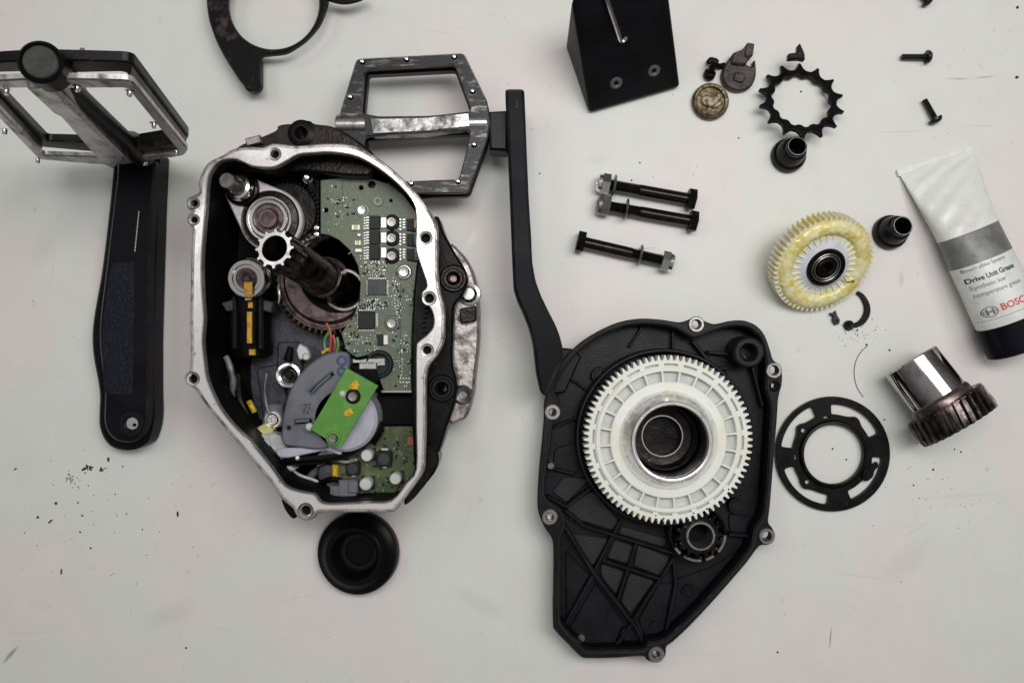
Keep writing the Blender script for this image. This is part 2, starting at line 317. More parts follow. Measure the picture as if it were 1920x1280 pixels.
def table_material():
    m = bpy.data.materials.new('white_laminate'); m.use_nodes = True; t = m.node_tree; n = t.nodes; L = t.links.new
    b = n['Principled BSDF']; tcn = n.new('ShaderNodeTexCoord'); o = tcn.outputs['Object']
    def noise(wl, lo, hi, w4, det=3, stretch=None):
        s = o
        if stretch:
            mp = n.new('ShaderNodeMapping'); mp.inputs['Scale'].default_value = stretch[:3]; mp.inputs['Rotation'].default_value = (0, 0, stretch[3]); L(o, mp.inputs[0]); s = mp.outputs[0]
        no = n.new('ShaderNodeTexNoise'); no.noise_dimensions = '4D'; no.inputs['W'].default_value = w4
        no.inputs['Scale'].default_value = 1/(wl*S); no.inputs['Detail'].default_value = det
        L(s, no.inputs['Vector']); mr = n.new('ShaderNodeMapRange'); mr.inputs[1].default_value = lo; mr.inputs[2].default_value = hi
        L(no.outputs[0], mr.inputs[0]); return mr.outputs[0]
    def mix(f, a, c, fac=None):
        mx = n.new('ShaderNodeMix'); mx.data_type = 'RGBA'
        for i, v in ((6, a), (7, c)):
            if isinstance(v, tuple): mx.inputs[i].default_value = v
            else: L(v, mx.inputs[i])
        if fac is not None:
            q = n.new('ShaderNodeMath'); q.operation = 'MULTIPLY'; q.inputs[1].default_value = fac; L(f, q.inputs[0]); f = q.outputs[0]
        L(f, mx.inputs[0]); return mx.outputs[2]
    c = mix(noise(330, .47, .53, 3.1, 2), lin((214, 216, 210)), lin((220, 212, 210)))
    c = mix(noise(60, .35, .7, 5.0, 4), c, lin((208, 207, 202)), .45)
    c = mix(noise(26, .66, .74, 9.0, 5), c, lin((176, 172, 166)), .35)          # faint smudges
    c = mix(noise(5, .80, .83, 11.0, 2), c, lin((96, 90, 84)), .7)                # specks
    c = mix(noise(34, .69, .73, 2.0, 3, (.10, 2.2, 1, .06)), c, lin((190, 182, 176)), .2)  # long fine scratches
    def stroke(x, y, ln, wd, ang, col, fac):      # a scuff with a place of its own
        nonlocal c
        p = U(x, y, 0)*S; mp = n.new('ShaderNodeMapping'); mp.vector_type = 'TEXTURE'
        mp.inputs['Location'].default_value = p; mp.inputs['Rotation'].default_value = (0, 0, ang); mp.inputs['Scale'].default_value = (ln*S, wd*S, 1)
        L(o, mp.inputs[0]); ln_ = n.new('ShaderNodeVectorMath'); ln_.operation = 'LENGTH'; L(mp.outputs[0], ln_.inputs[0])
        mr = n.new('ShaderNodeMapRange'); mr.inputs[1].default_value = .3; mr.inputs[2].default_value = 1; mr.inputs[3].default_value = 1; mr.inputs[4].default_value = 0
        L(ln_.outputs['Value'], mr.inputs[0]); c = mix(mr.outputs[0], c, lin(col), fac)
    stroke(20, 1226, 26, 5, R(48), (120, 120, 116), .7)
    stroke(1797, 148, 26, 2, R(-2), (150, 140, 138), .7); stroke(1845, 145, 28, 2, R(5), (150, 140, 138), .6)
    stroke(1557, 1195, 26, 1.6, R(85), (110, 106, 104), .8)
    for (x, y, ln, wd, an, q) in ((1210,466,34,1.4,R(4),.4),(1185,472,24,1.2,R(-3),.35),(1690,247,60,1.3,R(1),.35),(1840,236,44,1.2,R(2),.35),(1800,330,50,1.1,R(-1),.25),(1400,860,0.1,1,0,0),(560,1120,60,1.2,R(12),.22),(880,960,40,1.1,R(70),.22),(420,1180,50,1.2,R(-20),.22),(1620,1080,70,1.3,R(-8),.25),(1720,990,36,1.2,R(30),.3),(100,500,60,1.2,R(80),.2),(1080,90,0.1,1,0,0),(820,60,60,1.2,R(-6),.2),(640,120,30,1,R(40),.2)):
        stroke(x, y, ln, wd, an, (150, 146, 140), q)
    for (x, y, ln, wd, an, q) in ((320,1150,60,26,R(20),.25),(900,1130,70,20,R(-30),.22),(1700,1050,60,30,R(40),.22),(80,470,50,24,R(60),.2),(1120,300,30,14,R(10),.25),(880,840,26,40,0,.2)):
        stroke(x, y, ln, wd, an, (186, 184, 178), q)
    stroke(885, 448, 22, 10, R(60), (228, 228, 220), .6); stroke(1690, 522, 6, 20, 0, (176, 174, 168), .5)
    L(c, b.inputs['Base Color'])
    b.inputs['Roughness'].default_value = .42; b.inputs['Specular IOR Level'].default_value = .35
    no = n.new('ShaderNodeTexNoise'); no.inputs['Scale'].default_value = 1/(9*S); no.inputs['Detail'].default_value = 2; L(o, no.inputs['Vector'])
    bp = n.new('ShaderNodeBump'); bp.inputs['Distance'].default_value = .15*S; L(no.outputs[0], bp.inputs['Height']); L(bp.outputs[0], b.inputs['Normal'])
    return m
bm = N(); prism(bm, [(-2600, -2100), (2600, -2100), (2600, 2100), (-2600, 2100)], -90, 0, c=3)
emit('tabletop', bm, table_material(), kind='structure', smooth=0)

# ================================================================== open motor housing
rim_o = [(373,360),(373,338),(388,307),(417,291),(438,279),(471,275),(493,276),(511,269),(537,271),(560,273),(610,269),(660,272),(700,291),(740,321),(785,366),
 (810,402),(820,425),(822,470),(821,500),(825,542),(834,580),(834,612),(832,640),(820,666),(802,692),(799,740),(799,800),(797,850),(794,884),(772,918),(745,953),
 (730,960),(690,960),(640,960),(597,961),(590,970),(575,976),(560,971),(552,960),(548,952),(527,934),(508,905),(481,873),(434,817),(387,761),(370,735),(360,726),(349,718),(348,704),
 (355,694),(357,650),(356,600),(357,540),(358,480),(360,440),(358,425),(351,417),(352,404),(359,396),(351,390),(350,374),(358,368)]
rim_i = [(389,338),(395,321),(405,307),(417,300),(438,298),(455,304),(471,311),(492,314),(515,313),(537,302),(559,290),(590,287),(622,286),(672,295),(722,325),(760,360),(778,390),(780,430),(780,470),
 (791,505),(800,535),(791,548),(791,566),(804,574),(812,590),(812,612),(800,628),(785,640),(780,655),(780,740),(780,800),(780,879),(762,905),(733,939),(690,942),(650,944),(618,945),
 (600,941),(588,927),(563,922),(534,911),(509,878),(471,831),(434,794),(408,758),(388,712),(383,680),(379,640),(382,600),(381,580),(378,530),(378,480),(382,430),(386,380)]
rim_o = spl(rim_o, 3); rim_i = spl(rim_i, 3)
mot = thing('motor_housing', 'open silver rimmed motor casing with gears, coil and green circuit boards inside', 'motor', 600, 620)
bm = N(); rh = [(515,289,8),(364,381,7),(364,412,6.5),(361,710,9),(573,957,10),(798,446,9),(805,559,9),(801,656,8)]
iprism(bm, rim_o, 184, 198.6, [rim_i]+[circ(x, y, r, 18) for x, y, r in rh], 2.2)
rim = emit('rim', bm, M_['rimedge'], mot)
bm = N(); q_ = ccw(W2(rim_i, 200)); prism(bm, off(ccw(W2(rim_o, 200)), 4.5), 190, 200, [off(q_, -.8)]+[W2(circ(x, y, r, 18), 200) for x, y, r in rh], 1.2); emit('machined_face', bm, M_['rim'], rim)
for x, y, r in rh:
    bm = N(); lathe(bm, [(r+1.5, 150), (r-.5, 150), (r-1, 196), (r-.2, 200.4), (r+2.6, 200.8), (r+3.8, 199), (r+3.8, 190), (r+1.5, 190)], Matrix.Translation(Vector((U(x, y, 200).x, U(x, y, 200).y, 0))), 24, close=True)
    lathe(bm, [(0, 162), (r*.62, 162), (r*.62, 172), (0, 174)], Matrix.Translation(Vector((U(x, y, 200).x, U(x, y, 200).y, 0))), 16)
    emit('screw_hole', bm, M_['grey'], rim)
ro = ccw(W2(rim_o, 200)); ri = ccw(W2(rim_i, 200))
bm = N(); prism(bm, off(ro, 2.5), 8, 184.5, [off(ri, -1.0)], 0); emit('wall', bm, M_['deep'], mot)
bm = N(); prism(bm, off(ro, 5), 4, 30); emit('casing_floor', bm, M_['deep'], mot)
# outer mounts
bm = N(); iprism(bm, spl([(430,292),(450,272),(470,264),(515,245),(520,236),(535,232),(560,231),(566,226),(580,226),(590,232),(620,236),(650,250),(682,272),(700,292),(690,330),(560,320),(450,320)], 3), 70, 150, [circ(565,250,10)], 4)
emit('upper_mount', bm, M_['darkst'], mot)
bm = N(); lathe(bm, [(11,100),(11,153),(17,153),(23,150),(23,100)], Matrix.Translation(Vector((U(565,250,150).x, U(565,250,150).y, 0))), 28, close=True); emit('mount_boss', bm, M_['blackst'], mot)
bm = N(); box(bm, at(478, 266, 150, R(14)), 26, 14, 9, 2); emit('mount_pad', bm, M_['pedsilver'], mot)
bm = N(); iprism(bm, spl([(815,405),(832,436),(852,472),(872,505),(877,530),(866,556),(852,575),(850,620),(849,680),(857,715),(853,755),(838,800),(822,850),(800,890),(780,905),(770,700),(780,500)], 3), 60, 140, [circ(850,522,9), circ(828,728,9)], 4)
emit('side_mount', bm, M_['blackst'], mot)
for x, y in ((850, 522), (828, 728)):
    T = Matrix.Translation(Vector((U(x, y, 146).x, U(x, y, 146).y, 0))); bm = N()
    lathe(bm, [(9, 70), (9, 143), (12, 147), (16, 147), (18, 144), (21, 144), (24, 140), (24, 70)], T, 30, close=True); emit('mount_boss', bm, M_['darkst'] if y < 600 else M_['black'], mot)
bm = N(); lathe(bm, [(0, 128), (6, 128), (7.5, 120), (7.5, 90)], Matrix.Translation(Vector((U(850,522,128).x, U(850,522,128).y, 0))), 14); emit('mount_bolt', bm, M_['brownst'], mot)
bm = N(); iprism(bm, spl([(840,462),(862,470),(884,500),(896,545),(899,600),(898,650),(892,700),(887,745),(876,780),(862,789),(840,789),(825,700),(825,560)], 3), 30, 96, (), 5)
emit('side_flange', bm, M_['rimedge'], mot)
bm = N(); lathe(bm, [(0, 112), (10, 112), (13, 109), (15, 103), (19, 102), (21, 96), (21, 80)], Matrix.Translation(Vector((U(879,551,108).x, U(879,551,108).y, 0))), 26); emit('flange_bolt', bm, M_['steel'], mot)
bm = N(); lathe(bm, [(6, 90), (7, 101), (13, 104), (17, 100), (19, 90)], Matrix.Translation(Vector((U(868,740,100).x, U(868,740,100).y, 0))), 26, close=True); emit('flange_boss', bm, M_['grey'], mot)
bm = N(); iprism(bm, rpoly([(862,578),(893,572),(893,602),(862,606)], 4), 90, 112, (), 2); emit('flange_pad', bm, M_['darkst'], mot)
bm = N(); iprism(bm, spl([(528,935),(545,948),(556,966),(548,972),(534,955)], 3), 90, 170, (), 2); emit('lower_mount', bm, M_['deep'], mot)
bm = N(); iprism(bm, spl([(800,830),(822,852),(818,880),(800,905),(775,935),(757,945),(770,900)], 3), 90, 150, (), 3); emit('corner_mount', bm, M_['darkst'], mot)

# inner floor casting
bm = N(); iprism(bm, spl([(505,560),(560,585),(620,620),(690,700),(700,780),(600,800),(520,830),(490,800),(470,740),(470,660)], 3), 28, 62, (), 4)
iprism(bm, rpoly([(520,640),(562,640),(568,700),(548,728),(518,700)], 8), 60, 74, (), 3)
iprism(bm, rpoly([(480,690),(520,682),(540,745),(525,790),(492,780)], 8), 60, 70, (), 3)
emit('inner_casting', bm, M_['bplast'], mot)

# main circuit board
pz = 122
brd = [(601,338),(640,333),(690,333),(730,345),(757,366),(782,400),(790,420),(792,480),(791,520),(791,640),(782,680),(781,733),(720,733),(712,712),(690,690),(662,672),(648,652),(640,625),
 (652,607),(664,590),(674,560),(676,528),(671,498),(657,470),(636,450),(618,441),(601,438)]
holes = [circ(677,352,4.5,10), circ(697,346,7,12), circ(611,394,4.5,10), circ(733,376,3,8), circ(782,527,4,8), circ(775,677,6,12)]
bm = N(); iprism(bm, brd, pz-7, pz, holes, .8); pcb = emit('circuit_board', bm, M_['pcb'], mot)
for x, y, r in ((677,352,4.5),(697,346,7),(611,394,4.5)):   # board spacers under the holes
    pass
def M2(x, y, z, a=0): return at(x, y, z, a)
def screw(x, y, z, r, parent, m='grey', dark=True, name='screw'):
    bm = N(); lathe(bm, [(0, 4.2), (r*.26, 4.2), (r*.30, 6.2), (r*.62, 6.4), (r*.74, 4.5), (r*.78, 0)], at(x, y, z), 20); s = emit(name, bm, M_[m], parent)
    if dark:
        bm = N(); lathe(bm, [(r*.76, 0), (r*.78, 2.6), (r*1.0, 2.4), (r*1.16, 0)], at(x, y, z), 22, close=True); emit('washer', bm, M_['blackst'] if dark is True else M_[dark], s)
    return s
for x, y in ((735,417),(735,447),(735,480)): screw(x, y, pz, 12, pcb)
screw(758, 510, pz, 12, pcb, 'steel', 'grey'); screw(735, 606, pz, 12, pcb, 'steel', 'pcb'); screw(680, 395, pz, 11, pcb, 'steel', 'track')
bm = N(); lathe(bm, [(3, 0), (3.5, 3), (8, 3), (9, 0)], at(709, 378, pz), 20, close=True); emit('eyelet', bm, M_['track'], pcb)
def chip(x, y, z, w_, h_, t, parent, m='chip', a=0, name='chip'):
    bm = N(); box(bm, at(x, y, z, a), w_, h_, t, .8); return emit(name, bm, M_[m], parent)
for i, y in enumerate((418, 446, 474)):
    ch = chip(703, y, pz, 18, 23, 7, pcb, 'chip', name='power_chip')
    chip(720, y, pz, 10, 18, 4, pcb, 'tin', name='solder_pad')
    bm = N()
    for k in range(5):
        box(bm, at(690, y-10+k*5, pz), 6, 2.6, 3.2, .4); box(bm, at(684, y-10+k*5+1, pz), 3.5, 2.4, 1.6, .3)
    emit('chip_leads', bm, M_['tin'], pcb, kind='stuff')
    ch = chip(770, y+4, pz, 12, 20, 6, pcb, 'chip', name='power_chip')
    chip(780, y+2, pz, 8, 15, 3, pcb, 'copper' if i == 0 else 'gplast', name='solder_pad')
    bm = N()
    for k in range(4): box(bm, at(758, y-6+k*5, pz), 5, 2.6, 3, .4); box(bm, at(751, y-6+k*6, pz), 3, 3.4, 2.6, .3)
    emit('chip_leads', bm, M_['tin'], pcb, kind='stuff')
    chip(779, y+15, pz, 14, 3, 5, pcb, 'chip', name='bus_bar')
chip(708, 539, pz, 32, 28, 8, pcb, 'chipg', name='processor')
chip(688, 600, pz, 28, 30, 8, pcb, 'chip', name='processor')
for x, y, a, b_ in ((708,522,34,2),(708,555,34,2),(727,539,2,28),(689,539,2,28),(688,581,30,3.6),(707,600,4,26),(688,619,30,2.2),(672,600,2,24)):
    bm = N()
    hor = a > b_; L_ = a if hor else b_; k = int(L_/3.2)
    for i in range(k):
        t = (i+.5)/k*L_-L_/2
        box(bm, at(x+(t if hor else 0), y+(0 if hor else t), pz), 1.9 if hor else max(a, 3), max(b_, 3) if hor else 1.9, 2.4, .3)
    emit('chip_leads', bm, M_['tin'], pcb, kind='stuff')
for x, y, w_, h_, m in ((668,427,14,9,'yellowcap'),(672,456,10,8,'yellowcap'),(673,470,12,6,'tin'),(724,637,8,17,'tin'),(714,637,10,18,'chip'),(674,441,6,5,'tin')):
    if m == 'yellowcap': bm = N(); box(bm, at(x, y, pz), w_*.55, h_, 5, .6); cc = emit('capacitor', bm, M_['orangecap'], pcb); bm = N(); box(bm, at(x-w_*.4, y, pz), w_*.25, h_, 5.5, .4); box(bm, at(x+w_*.4, y, pz), w_*.25, h_, 5.5, .4); emit('cap_ends', bm, M_['tin'], cc)
    else: chip(x, y, pz, w_, h_, 5, pcb, m, name='component')
# small passives, too many and too small to pick out
rnd = random.Random(3)
def inpoly(x, y, P):
    r = False
    for i in range(len(P)):
        (x1, y1), (x2, y2) = P[i-1], P[i]
        if (y1 > y) != (y2 > y) and x < (x2-x1)*(y-y1)/(y2-y1)+x1: r = not r
    return r
zones = [((640,560,672,680),60),((676,490,730,520),46),((672,560,730,580),60),((664,622,716,662),40),((735,500,750,640),26),((735,620,778,725),46),((625,370,668,410),18),((655,480,690,520),14),((728,530,748,560),16),((606,345,640,435),10),((745,540,778,600),14)]
bt, bd, bk = N(), N(), N()
for (x0, y0, x1, y1), k in zones:
    for _ in range(k):
        x, y = rnd.uniform(x0, x1), rnd.uniform(y0, y1)
        if not inpoly(x, y, brd) or hypot((x-708)/20, (y-539)/18) < 1 or hypot((x-688)/18, (y-600)/19) < 1: continue
        a = rnd.choice((0, pi/2)); L_ = rnd.choice((3, 4, 5.5)); w_ = rnd.choice((1.8, 2.4))
        q = rnd.random()
        if q < .45:
            box(bd, at(x, y, pz, a), L_*.5, w_, 2.4, .2); dx, dy = cos(a)*L_*.42, -sin(a)*L_*.42
            box(bt, at(x+dx, y+dy, pz, a), L_*.3, w_+.3, 2.5, .2); box(bt, at(x-dx, y-dy, pz, a), L_*.3, w_+.3, 2.5, .2)
        elif q < .72: box(bt, at(x, y, pz, a), rnd.choice((2, 3)), 2.2, 1.2, .2)
        else: box(bk, at(x, y, pz, a), L_, w_+.6, 2.6, .3)
for i in range(5):
    for j in range(2): box(bt, at(751+i*5.4, 709+j*7, pz), 3, 3, 1.4, .3)
for i in range(6): box(bt, at(754, 672+i*6, pz), 1.8, 2.6, 1.4, .2)
emit('solder_joints', bt, M_['tin'], pcb, kind='stuff'); emit('small_resistors', bd, M_['chipg'], pcb, kind='stuff'); emit('small_components', bk, M_['chip'], pcb, kind='stuff')
# conductor tracks
bm = N(); bd = N()
def track(b, pts, wd=1.3, h=.5):
    for p, q in zip(pts, pts[1:]):
        d = hypot(q[0]-p[0], q[1]-p[1]); a = -math.atan2(q[1]-p[1], q[0]-p[0])
        box(b, at((p[0]+q[0])/2, (p[1]+q[1])/2, pz, a), d*.92+wd, wd, h)
track(bd, [(642,340),(642,388)], 1.4, .3); track(bd, [(724,446-13),(778,433)], 1, .3); track(bd, [(690,461),(745,461)], 1, .3); track(bd, [(751,520),(751,720)], 1.2, .3)
for i in range(14):
    x, y = rnd.uniform(604, 660), rnd.uniform(346, 436)
    if inpoly(x, y, brd): track(bm, [(x, y), (x+rnd.uniform(4, 12), y), (x+12, y+rnd.uniform(3, 9))], 1.1)
for i in range(6): track(bm, [(694, 498+i*4.2), (716, 498+i*4.2)], 1.4, .8)
for i in range(34):
    x, y = rnd.uniform(735, 776), rnd.uniform(500, 728); l1 = rnd.uniform(5, 14)
    if inpoly(x+l1, y, brd) and inpoly(x+6, y+8, brd): track(bm, [(x, y), (x+l1, y), (x+l1, y+rnd.choice((-6, 5, 8)))], 1.2)
for i in range(8):
    track(bm, [(736, 528+i*5), (744, 528+i*5), (748, 531+i*5)], 1.5, .7)
track(bm, [(654,476),(662,470),(676,474)], 1.6); track(bm, [(612,420),(622,414),(634,416),(642,408)], 1.4); track(bm, [(625,392),(634,385),(648,386),(650,400),(640,402)], 1.4)
emit('copper_tracks', bm, M_['track'], pcb, kind='stuff'); emit('board_grooves', bd, M_['dtrack'], pcb, kind='stuff')
# white connector on the board and its dark round socket
bm = N(); box(bm, at(690, 676, pz), 48, 7, 12, 1); box(bm, at(692, 686, pz), 28, 9, 15, 1)
for k in range(7): box(bm, at(681+k*5, 681, pz), 2, 8, 14, .4)
box(bm, at(716, 678, pz), 12, 12, 9, 1); emit('connector', bm, M_['milky'], pcb)
bm = N(); lathe(bm, [(17, 0), (17, 9), (19, 12), (22, 12), (24, 8), (24, 0)], at(712, 682, pz), 28, close=True); lathe(bm, [(0, .6), (17, .6)], at(712, 682, pz), 28); emit('round_socket', bm, M_['chip'], pcb)
bm = N(); iprism(bm, rpoly([(655,684),(700,684),(712,712),(700,722),(668,700)], 4), pz+1, pz+14, (), 1); emit('socket_body', bm, M_['rubber'], pcb)
bm = N(); box(bm, at(748, 733, pz-2), 60, 5, 7, .8); emit('edge_strip', bm, M_['steel'], pcb)
# black relay block and the lower board
bm = N(); iprism(bm, rpoly([(708,740),(784,740),(784,797),(712,797),(700,775)], 3), 40, 96, (), 2); emit('black_block', bm, M_['deep'], mot)
lz = 104
lb = [(712,799),(790,799),(790,884),(742,934),(735,936),(612,936),(612,868),(640,846),(668,832),(690,818)]
bm = N(); iprism(bm, lb, lz-6, lz, (), .8); pcb2 = emit('lower_circuit_board', bm, M_['pcb2'], mot)
for x, y, w_ in ((722,858,27),(664,876,24)):
    bm = N(); prism(bm, rpoly([(-w_/2,-w_/2),(w_/2,-w_/2),(w_/2,w_/2),(-w_/2,w_/2)], 5), 0, 13, (), 1.5, at(x, y, lz)); c_ = emit('inductor', bm, M_['chip'], pcb2)
    bm = N(); lathe(bm, [(0, 15.5), (w_*.36, 15.5), (w_*.42, 13)], at(x, y, lz), 24); emit('core', bm, M_['chipg'], c_)
    bm = N(); box(bm, at(x, y-w_*.62, lz), 12, 3.5, 5, .5); box(bm, at(x, y+w_*.62, lz), 7, 3, 5, .5); emit('terminal', bm, M_['tin'], c_)
for x, y, r in ((692,850,10.5),(690,903,11),(745,893,10.5)):
    bm = N(); cyl(bm, U(x, y, lz), U(x, y, lz)+Vector((0, 0, 24)), r, c=1.8, seg=26); c_ = emit('capacitor', bm, M_['tin'], pcb2)
    bm = N(); box(bm, at(x+1, y+1, lz), r*2.1, r*2.1, 3, .5); emit('base', bm, M_['chip'], c_)
bt, bk = N(), N()
for _ in range(110):
    x, y = rnd.uniform(640, 780), rnd.uniform(802, 932)
    if not inpoly(x, y, lb) or min(hypot(x-a, y-b_) for a, b_ in ((722,858),(664,876),(692,850),(690,903),(745,893))) < 19: continue
    box(rnd.choice((bt, bk, bk)), at(x, y, lz, rnd.choice((0, pi/2))), rnd.uniform(2.5, 6), rnd.uniform(2, 3.5), rnd.uniform(1, 3), .3)
emit('solder_joints', bt, M_['track'], pcb2, kind='stuff'); emit('small_components', bk, M_['chip'], pcb2, kind='stuff')
chip(770, 826, lz, 12, 16, 3, pcb2, 'copper', name='component')
bm = N(); box(bm, at(656, 914, lz), 30, 34, 22, 1.5); box(bm, at(636, 921, lz), 24, 26, 20, 1.5); box(bm, at(667, 908, lz), 16, 20, 26, 1.5); emit('grey_connector', bm, M_['gplast'], mot)
bm = N(); box(bm, at(676, 937, 112), 126, 6, 16, 1); emit('cover_strip', bm, M_['steel'], mot)
bm = N(); box(bm, at(622, 936, 118), 16, 14, 10, 2); emit('clip', bm, M_['milky'], mot)
bm = N(); box(bm, at(632, 880, lz-8), 10, 22, 20, 3); emit('yellow_strip', bm, M_['orange'], mot)
bm = N(); lathe(bm, [(0, 0), (16, 0), (19, 12), (15, 18), (0, 20)], at(618, 884, 90), 24); emit('milky_cap', bm, M_['bplast'], mot)

# bearing plate, top left
bz = 128
def tang(c1, r1, c2, r2, k=20):
    d = math.atan2(c2[1]-c1[1], c2[0]-c1[0]); L_ = hypot(c2[0]-c1[0], c2[1]-c1[1]); q = math.acos((r1-r2)/L_)
    o = [(c1[0]+r1*cos(d+q+(2*pi-2*q)*i/k), c1[1]+r1*sin(d+q+(2*pi-2*q)*i/k)) for i in range(k+1)]
    return o+[(c2[0]+r2*cos(d-q+2*q*i/k), c2[1]+r2*sin(d-q+2*q*i/k)) for i in range(k+1)]
pl = tang((452, 358), 31, (508, 412), 59)
bm = N(); iprism(bm, pl, bz-16, bz, (), 2.5); bp_ = emit('bearing_plate', bm, M_['ltgrey'], mot)
T = at(507, 412, bz)
bm = N(); lathe(bm, [(46, 0), (46.5, 1), (50, 1.6), (50, -4), (46, -4)], T, 48, close=True); lathe(bm, [(38, 2), (46, .8)], T, 48); emit('dark_ring', bm, M_['darkst'], bp_)
bm = N(); lathe(bm, [(34, 0), (34, 8), (35, 9.5), (38, 9.5), (39, 8), (39, 0)], T, 48, close=True); lathe(bm, [(25, 4), (25, 11), (27, 13), (31.5, 13), (32.5, 10), (32.5, 4)], T, 48, close=True); emit('bearing_race', bm, M_['steel'], bp_)
bm = N(); lathe(bm, [(18, 2), (18, 8), (24.8, 8), (24.8, 2)], T, 48, close=True); emit('bearing_seal', bm, M_['brownst'], bp_)
bm = N(); lathe(bm, [(0, 17), (6, 17), (6.6, 15.5), (9, 15.5), (10, 17), (15, 17), (17, 14), (17.5, 4)], T, 40); emit('shaft_end', bm, M_['brownst'], bp_)
T = axis(U(455, 355, bz), (-.10, .05, 1))
bm = N(); lathe(bm, [(23, -2), (24, 5), (26, 8), (29, 6), (30, 0)], T, 40, close=True); emit('dark_ring', bm, M_['darkst'], bp_)
bm = N(); lathe(bm, [(13, 6), (14, 20), (17, 24), (21.5, 22), (23.5, 16), (24, 4)], T, 40); emit('collar', bm, M_['steel'], bp_)
bm = N(); lathe(bm, [(0, 62), (11.5, 62), (13.2, 60), (13.2, 48), (11, 46), (11, 20)], T, 32); emit('threaded_stud', bm, M_['grey'], bp_)
# dark gear behind the plate
T = at(545, 402, 84); bm = N(); prism(bm, gearpts(44, 52, 58), 0, 24, (), 2, T); emit('dark_gear', bm, M_['darkst'], mot)
# pin with a ball end
bm = N(); lathe(bm, [(0, 58), (4, 57), (7.5, 53), (9, 48), (7.5, 43), (4, 40), (3, 34), (3, 0)], at(590, 345, 112), 20); emit('ball_pin', bm, M_['chrome'], mot)
bm = N(); iprism(bm, rpoly([(575,330),(600,330),(600,450),(584,440)], 4), 60, 100, (), 2); emit('board_frame', bm, M_['black'], mot)
for y in (428, 440): 
    bm = N(); lathe(bm, [(0, 8), (4, 7), (5.5, 3), (5.5, 0)], at(595, y, 112), 14); emit('contact_pin', bm, M_['chrome'], mot)
# rotor gear round the axle
T = at(622, 528, 66); bm = N(); prism(bm, gearpts(52, 88, 98, .62, .26), 0, 30, (), 2, T); gr = emit('rotor_gear', bm, M_['brownst'], mot)
bm = N(); lathe(bm, [(40, 30), (40, 40), (72, 40), (74, 38), (76, 34), (78, 31), (83, 31), (84, 34), (87, 34), (88, 30)], T, 72); emit('gear_face', bm, M_['brownst'], gr)
T = at(646, 514, 60); bm = N(); lathe(bm, [(69, 0), (71, 50), (69, 54), (65, 56), (60, 54), (57, 46), (0, 46)], T, 60, close=False); emit('axle_housing', bm, M_['darkst'], mot)
T = at(650, 545, 92); bm = N(); lathe(bm, [(26, 8), (30, 16), (32, 24), (36, 24), (38, 20), (39, 0)], T, 48, close=True); emit('axle_seat', bm, M_['grey'], mot)
# splined hollow axle, standing out of the casing
A0, A1 = U(636, 540, 80), U(515, 466, 318); dA = A1-A0; LA = dA.length; TA = axis(A0, dA)
bm = N(); lathe(bm, [(34, 0), (34, 20), (33.5, 24), (33.5, 70), (34.5, 72), (34.5, 76), (31, 78), (30, 120), (29, 124), (28.5, LA-44), (27, LA-40), (22, LA-40), (22, 10), (25, 0)], TA, 48, close=True)
ax = emit('axle', bm, M_['axlest'], mot)
TS = axis(A1-dA.normalized()*44, dA); bm = N(); ho = circ(0, 0, 19.6, 36)
sp = []
for i in range(12):
    for f, r in ((-.5, 26), (-.24, 27), (-.14, 31.4), (.14, 31.4), (.24, 27)): sp.append((r*cos((i+f)*pi/6), r*sin((i+f)*pi/6)))
prism(bm, sp, 0, 44, [ho], 1.2, TS); emit('spline', bm, M_['axlest'], ax)
bm = N(); prism(bm, off(ccw(sp), 1.1), 44, 44.8, [circ(0, 0, 20.2, 36)], 0, TS); emit('spline_face', bm, M_['rim'], ax)
bm = N(); lathe(bm, [(0, 0), (22, 0)], axis(A0+dA*.35, dA), 30); emit('bore_floor', bm, M_['deep'], ax)
# motor coil: silver end cap, black body, yellow strip
T = axis(U(465, 522, 142), (-.05, -.12, 1))
bm = N(); lathe(bm, [(0, 4), (5, 4), (6, 2), (9, 2), (10, 5), (14, 5), (15, 3), (18, 3), (19, 6), (23, 6), (24.5, 8), (31, 8), (34, 5), (35.5, 0), (35.5, -14)], T, 56); cap = emit('motor_end_cap', bm, [M_['steel']], mot)
bm = N(); lathe(bm, [(0, 4.6), (4.6, 4.6), (6.2, 2.6), (9.2, 2.6), (10, 5.4), (14, 5.4), (15, 3.5), (17.6, 3.5)], T, 48); emit('cap_centre', bm, M_['brownst'], cap)
bm = N(); cyl(bm, U(468, 540, 96), U(473, 668, 84), 38, 36, 40, c=4); tube(bm, [U(440, 570, 120), U(436, 600, 118), U(438, 650, 112)], 6)
cb = emit('motor_coil', bm, M_['rubber'], mot)
bm = N(); box(bm, at(477, 614, 134), 5, 54, 5, .8); emit('coil_seam', bm, M_['deep'], mot)
for x in (442, 490): 
    bm = N(); box(bm, at(x, 605, 122), 9, 92, 7, 2); emit('coil_rib', bm, M_['black'], mot)
bm = N(); iprism(bm, rpoly([(414,568),(440,560),(440,582),(424,584)], 3), 90, 128, (), 2); iprism(bm, rpoly([(488,560),(512,566),(508,586),(490,582)], 3), 90, 124, (), 2); emit('coil_clip', bm, M_['bplast'], mot)
bm = N(); box(bm, at(466, 541, 151), 14, 22, 2.5, .6); box(bm, at(466, 561, 148), 11, 4, 3, .6); box(bm, at(470, 572, 140), 8, 10, 2, .5); box(bm, at(469, 614, 134), 9, 54, 4, .8); box(bm, at(474, 660, 124), 11, 10, 4, .8); emit('yellow_tape', bm, M_['yellow'], mot)
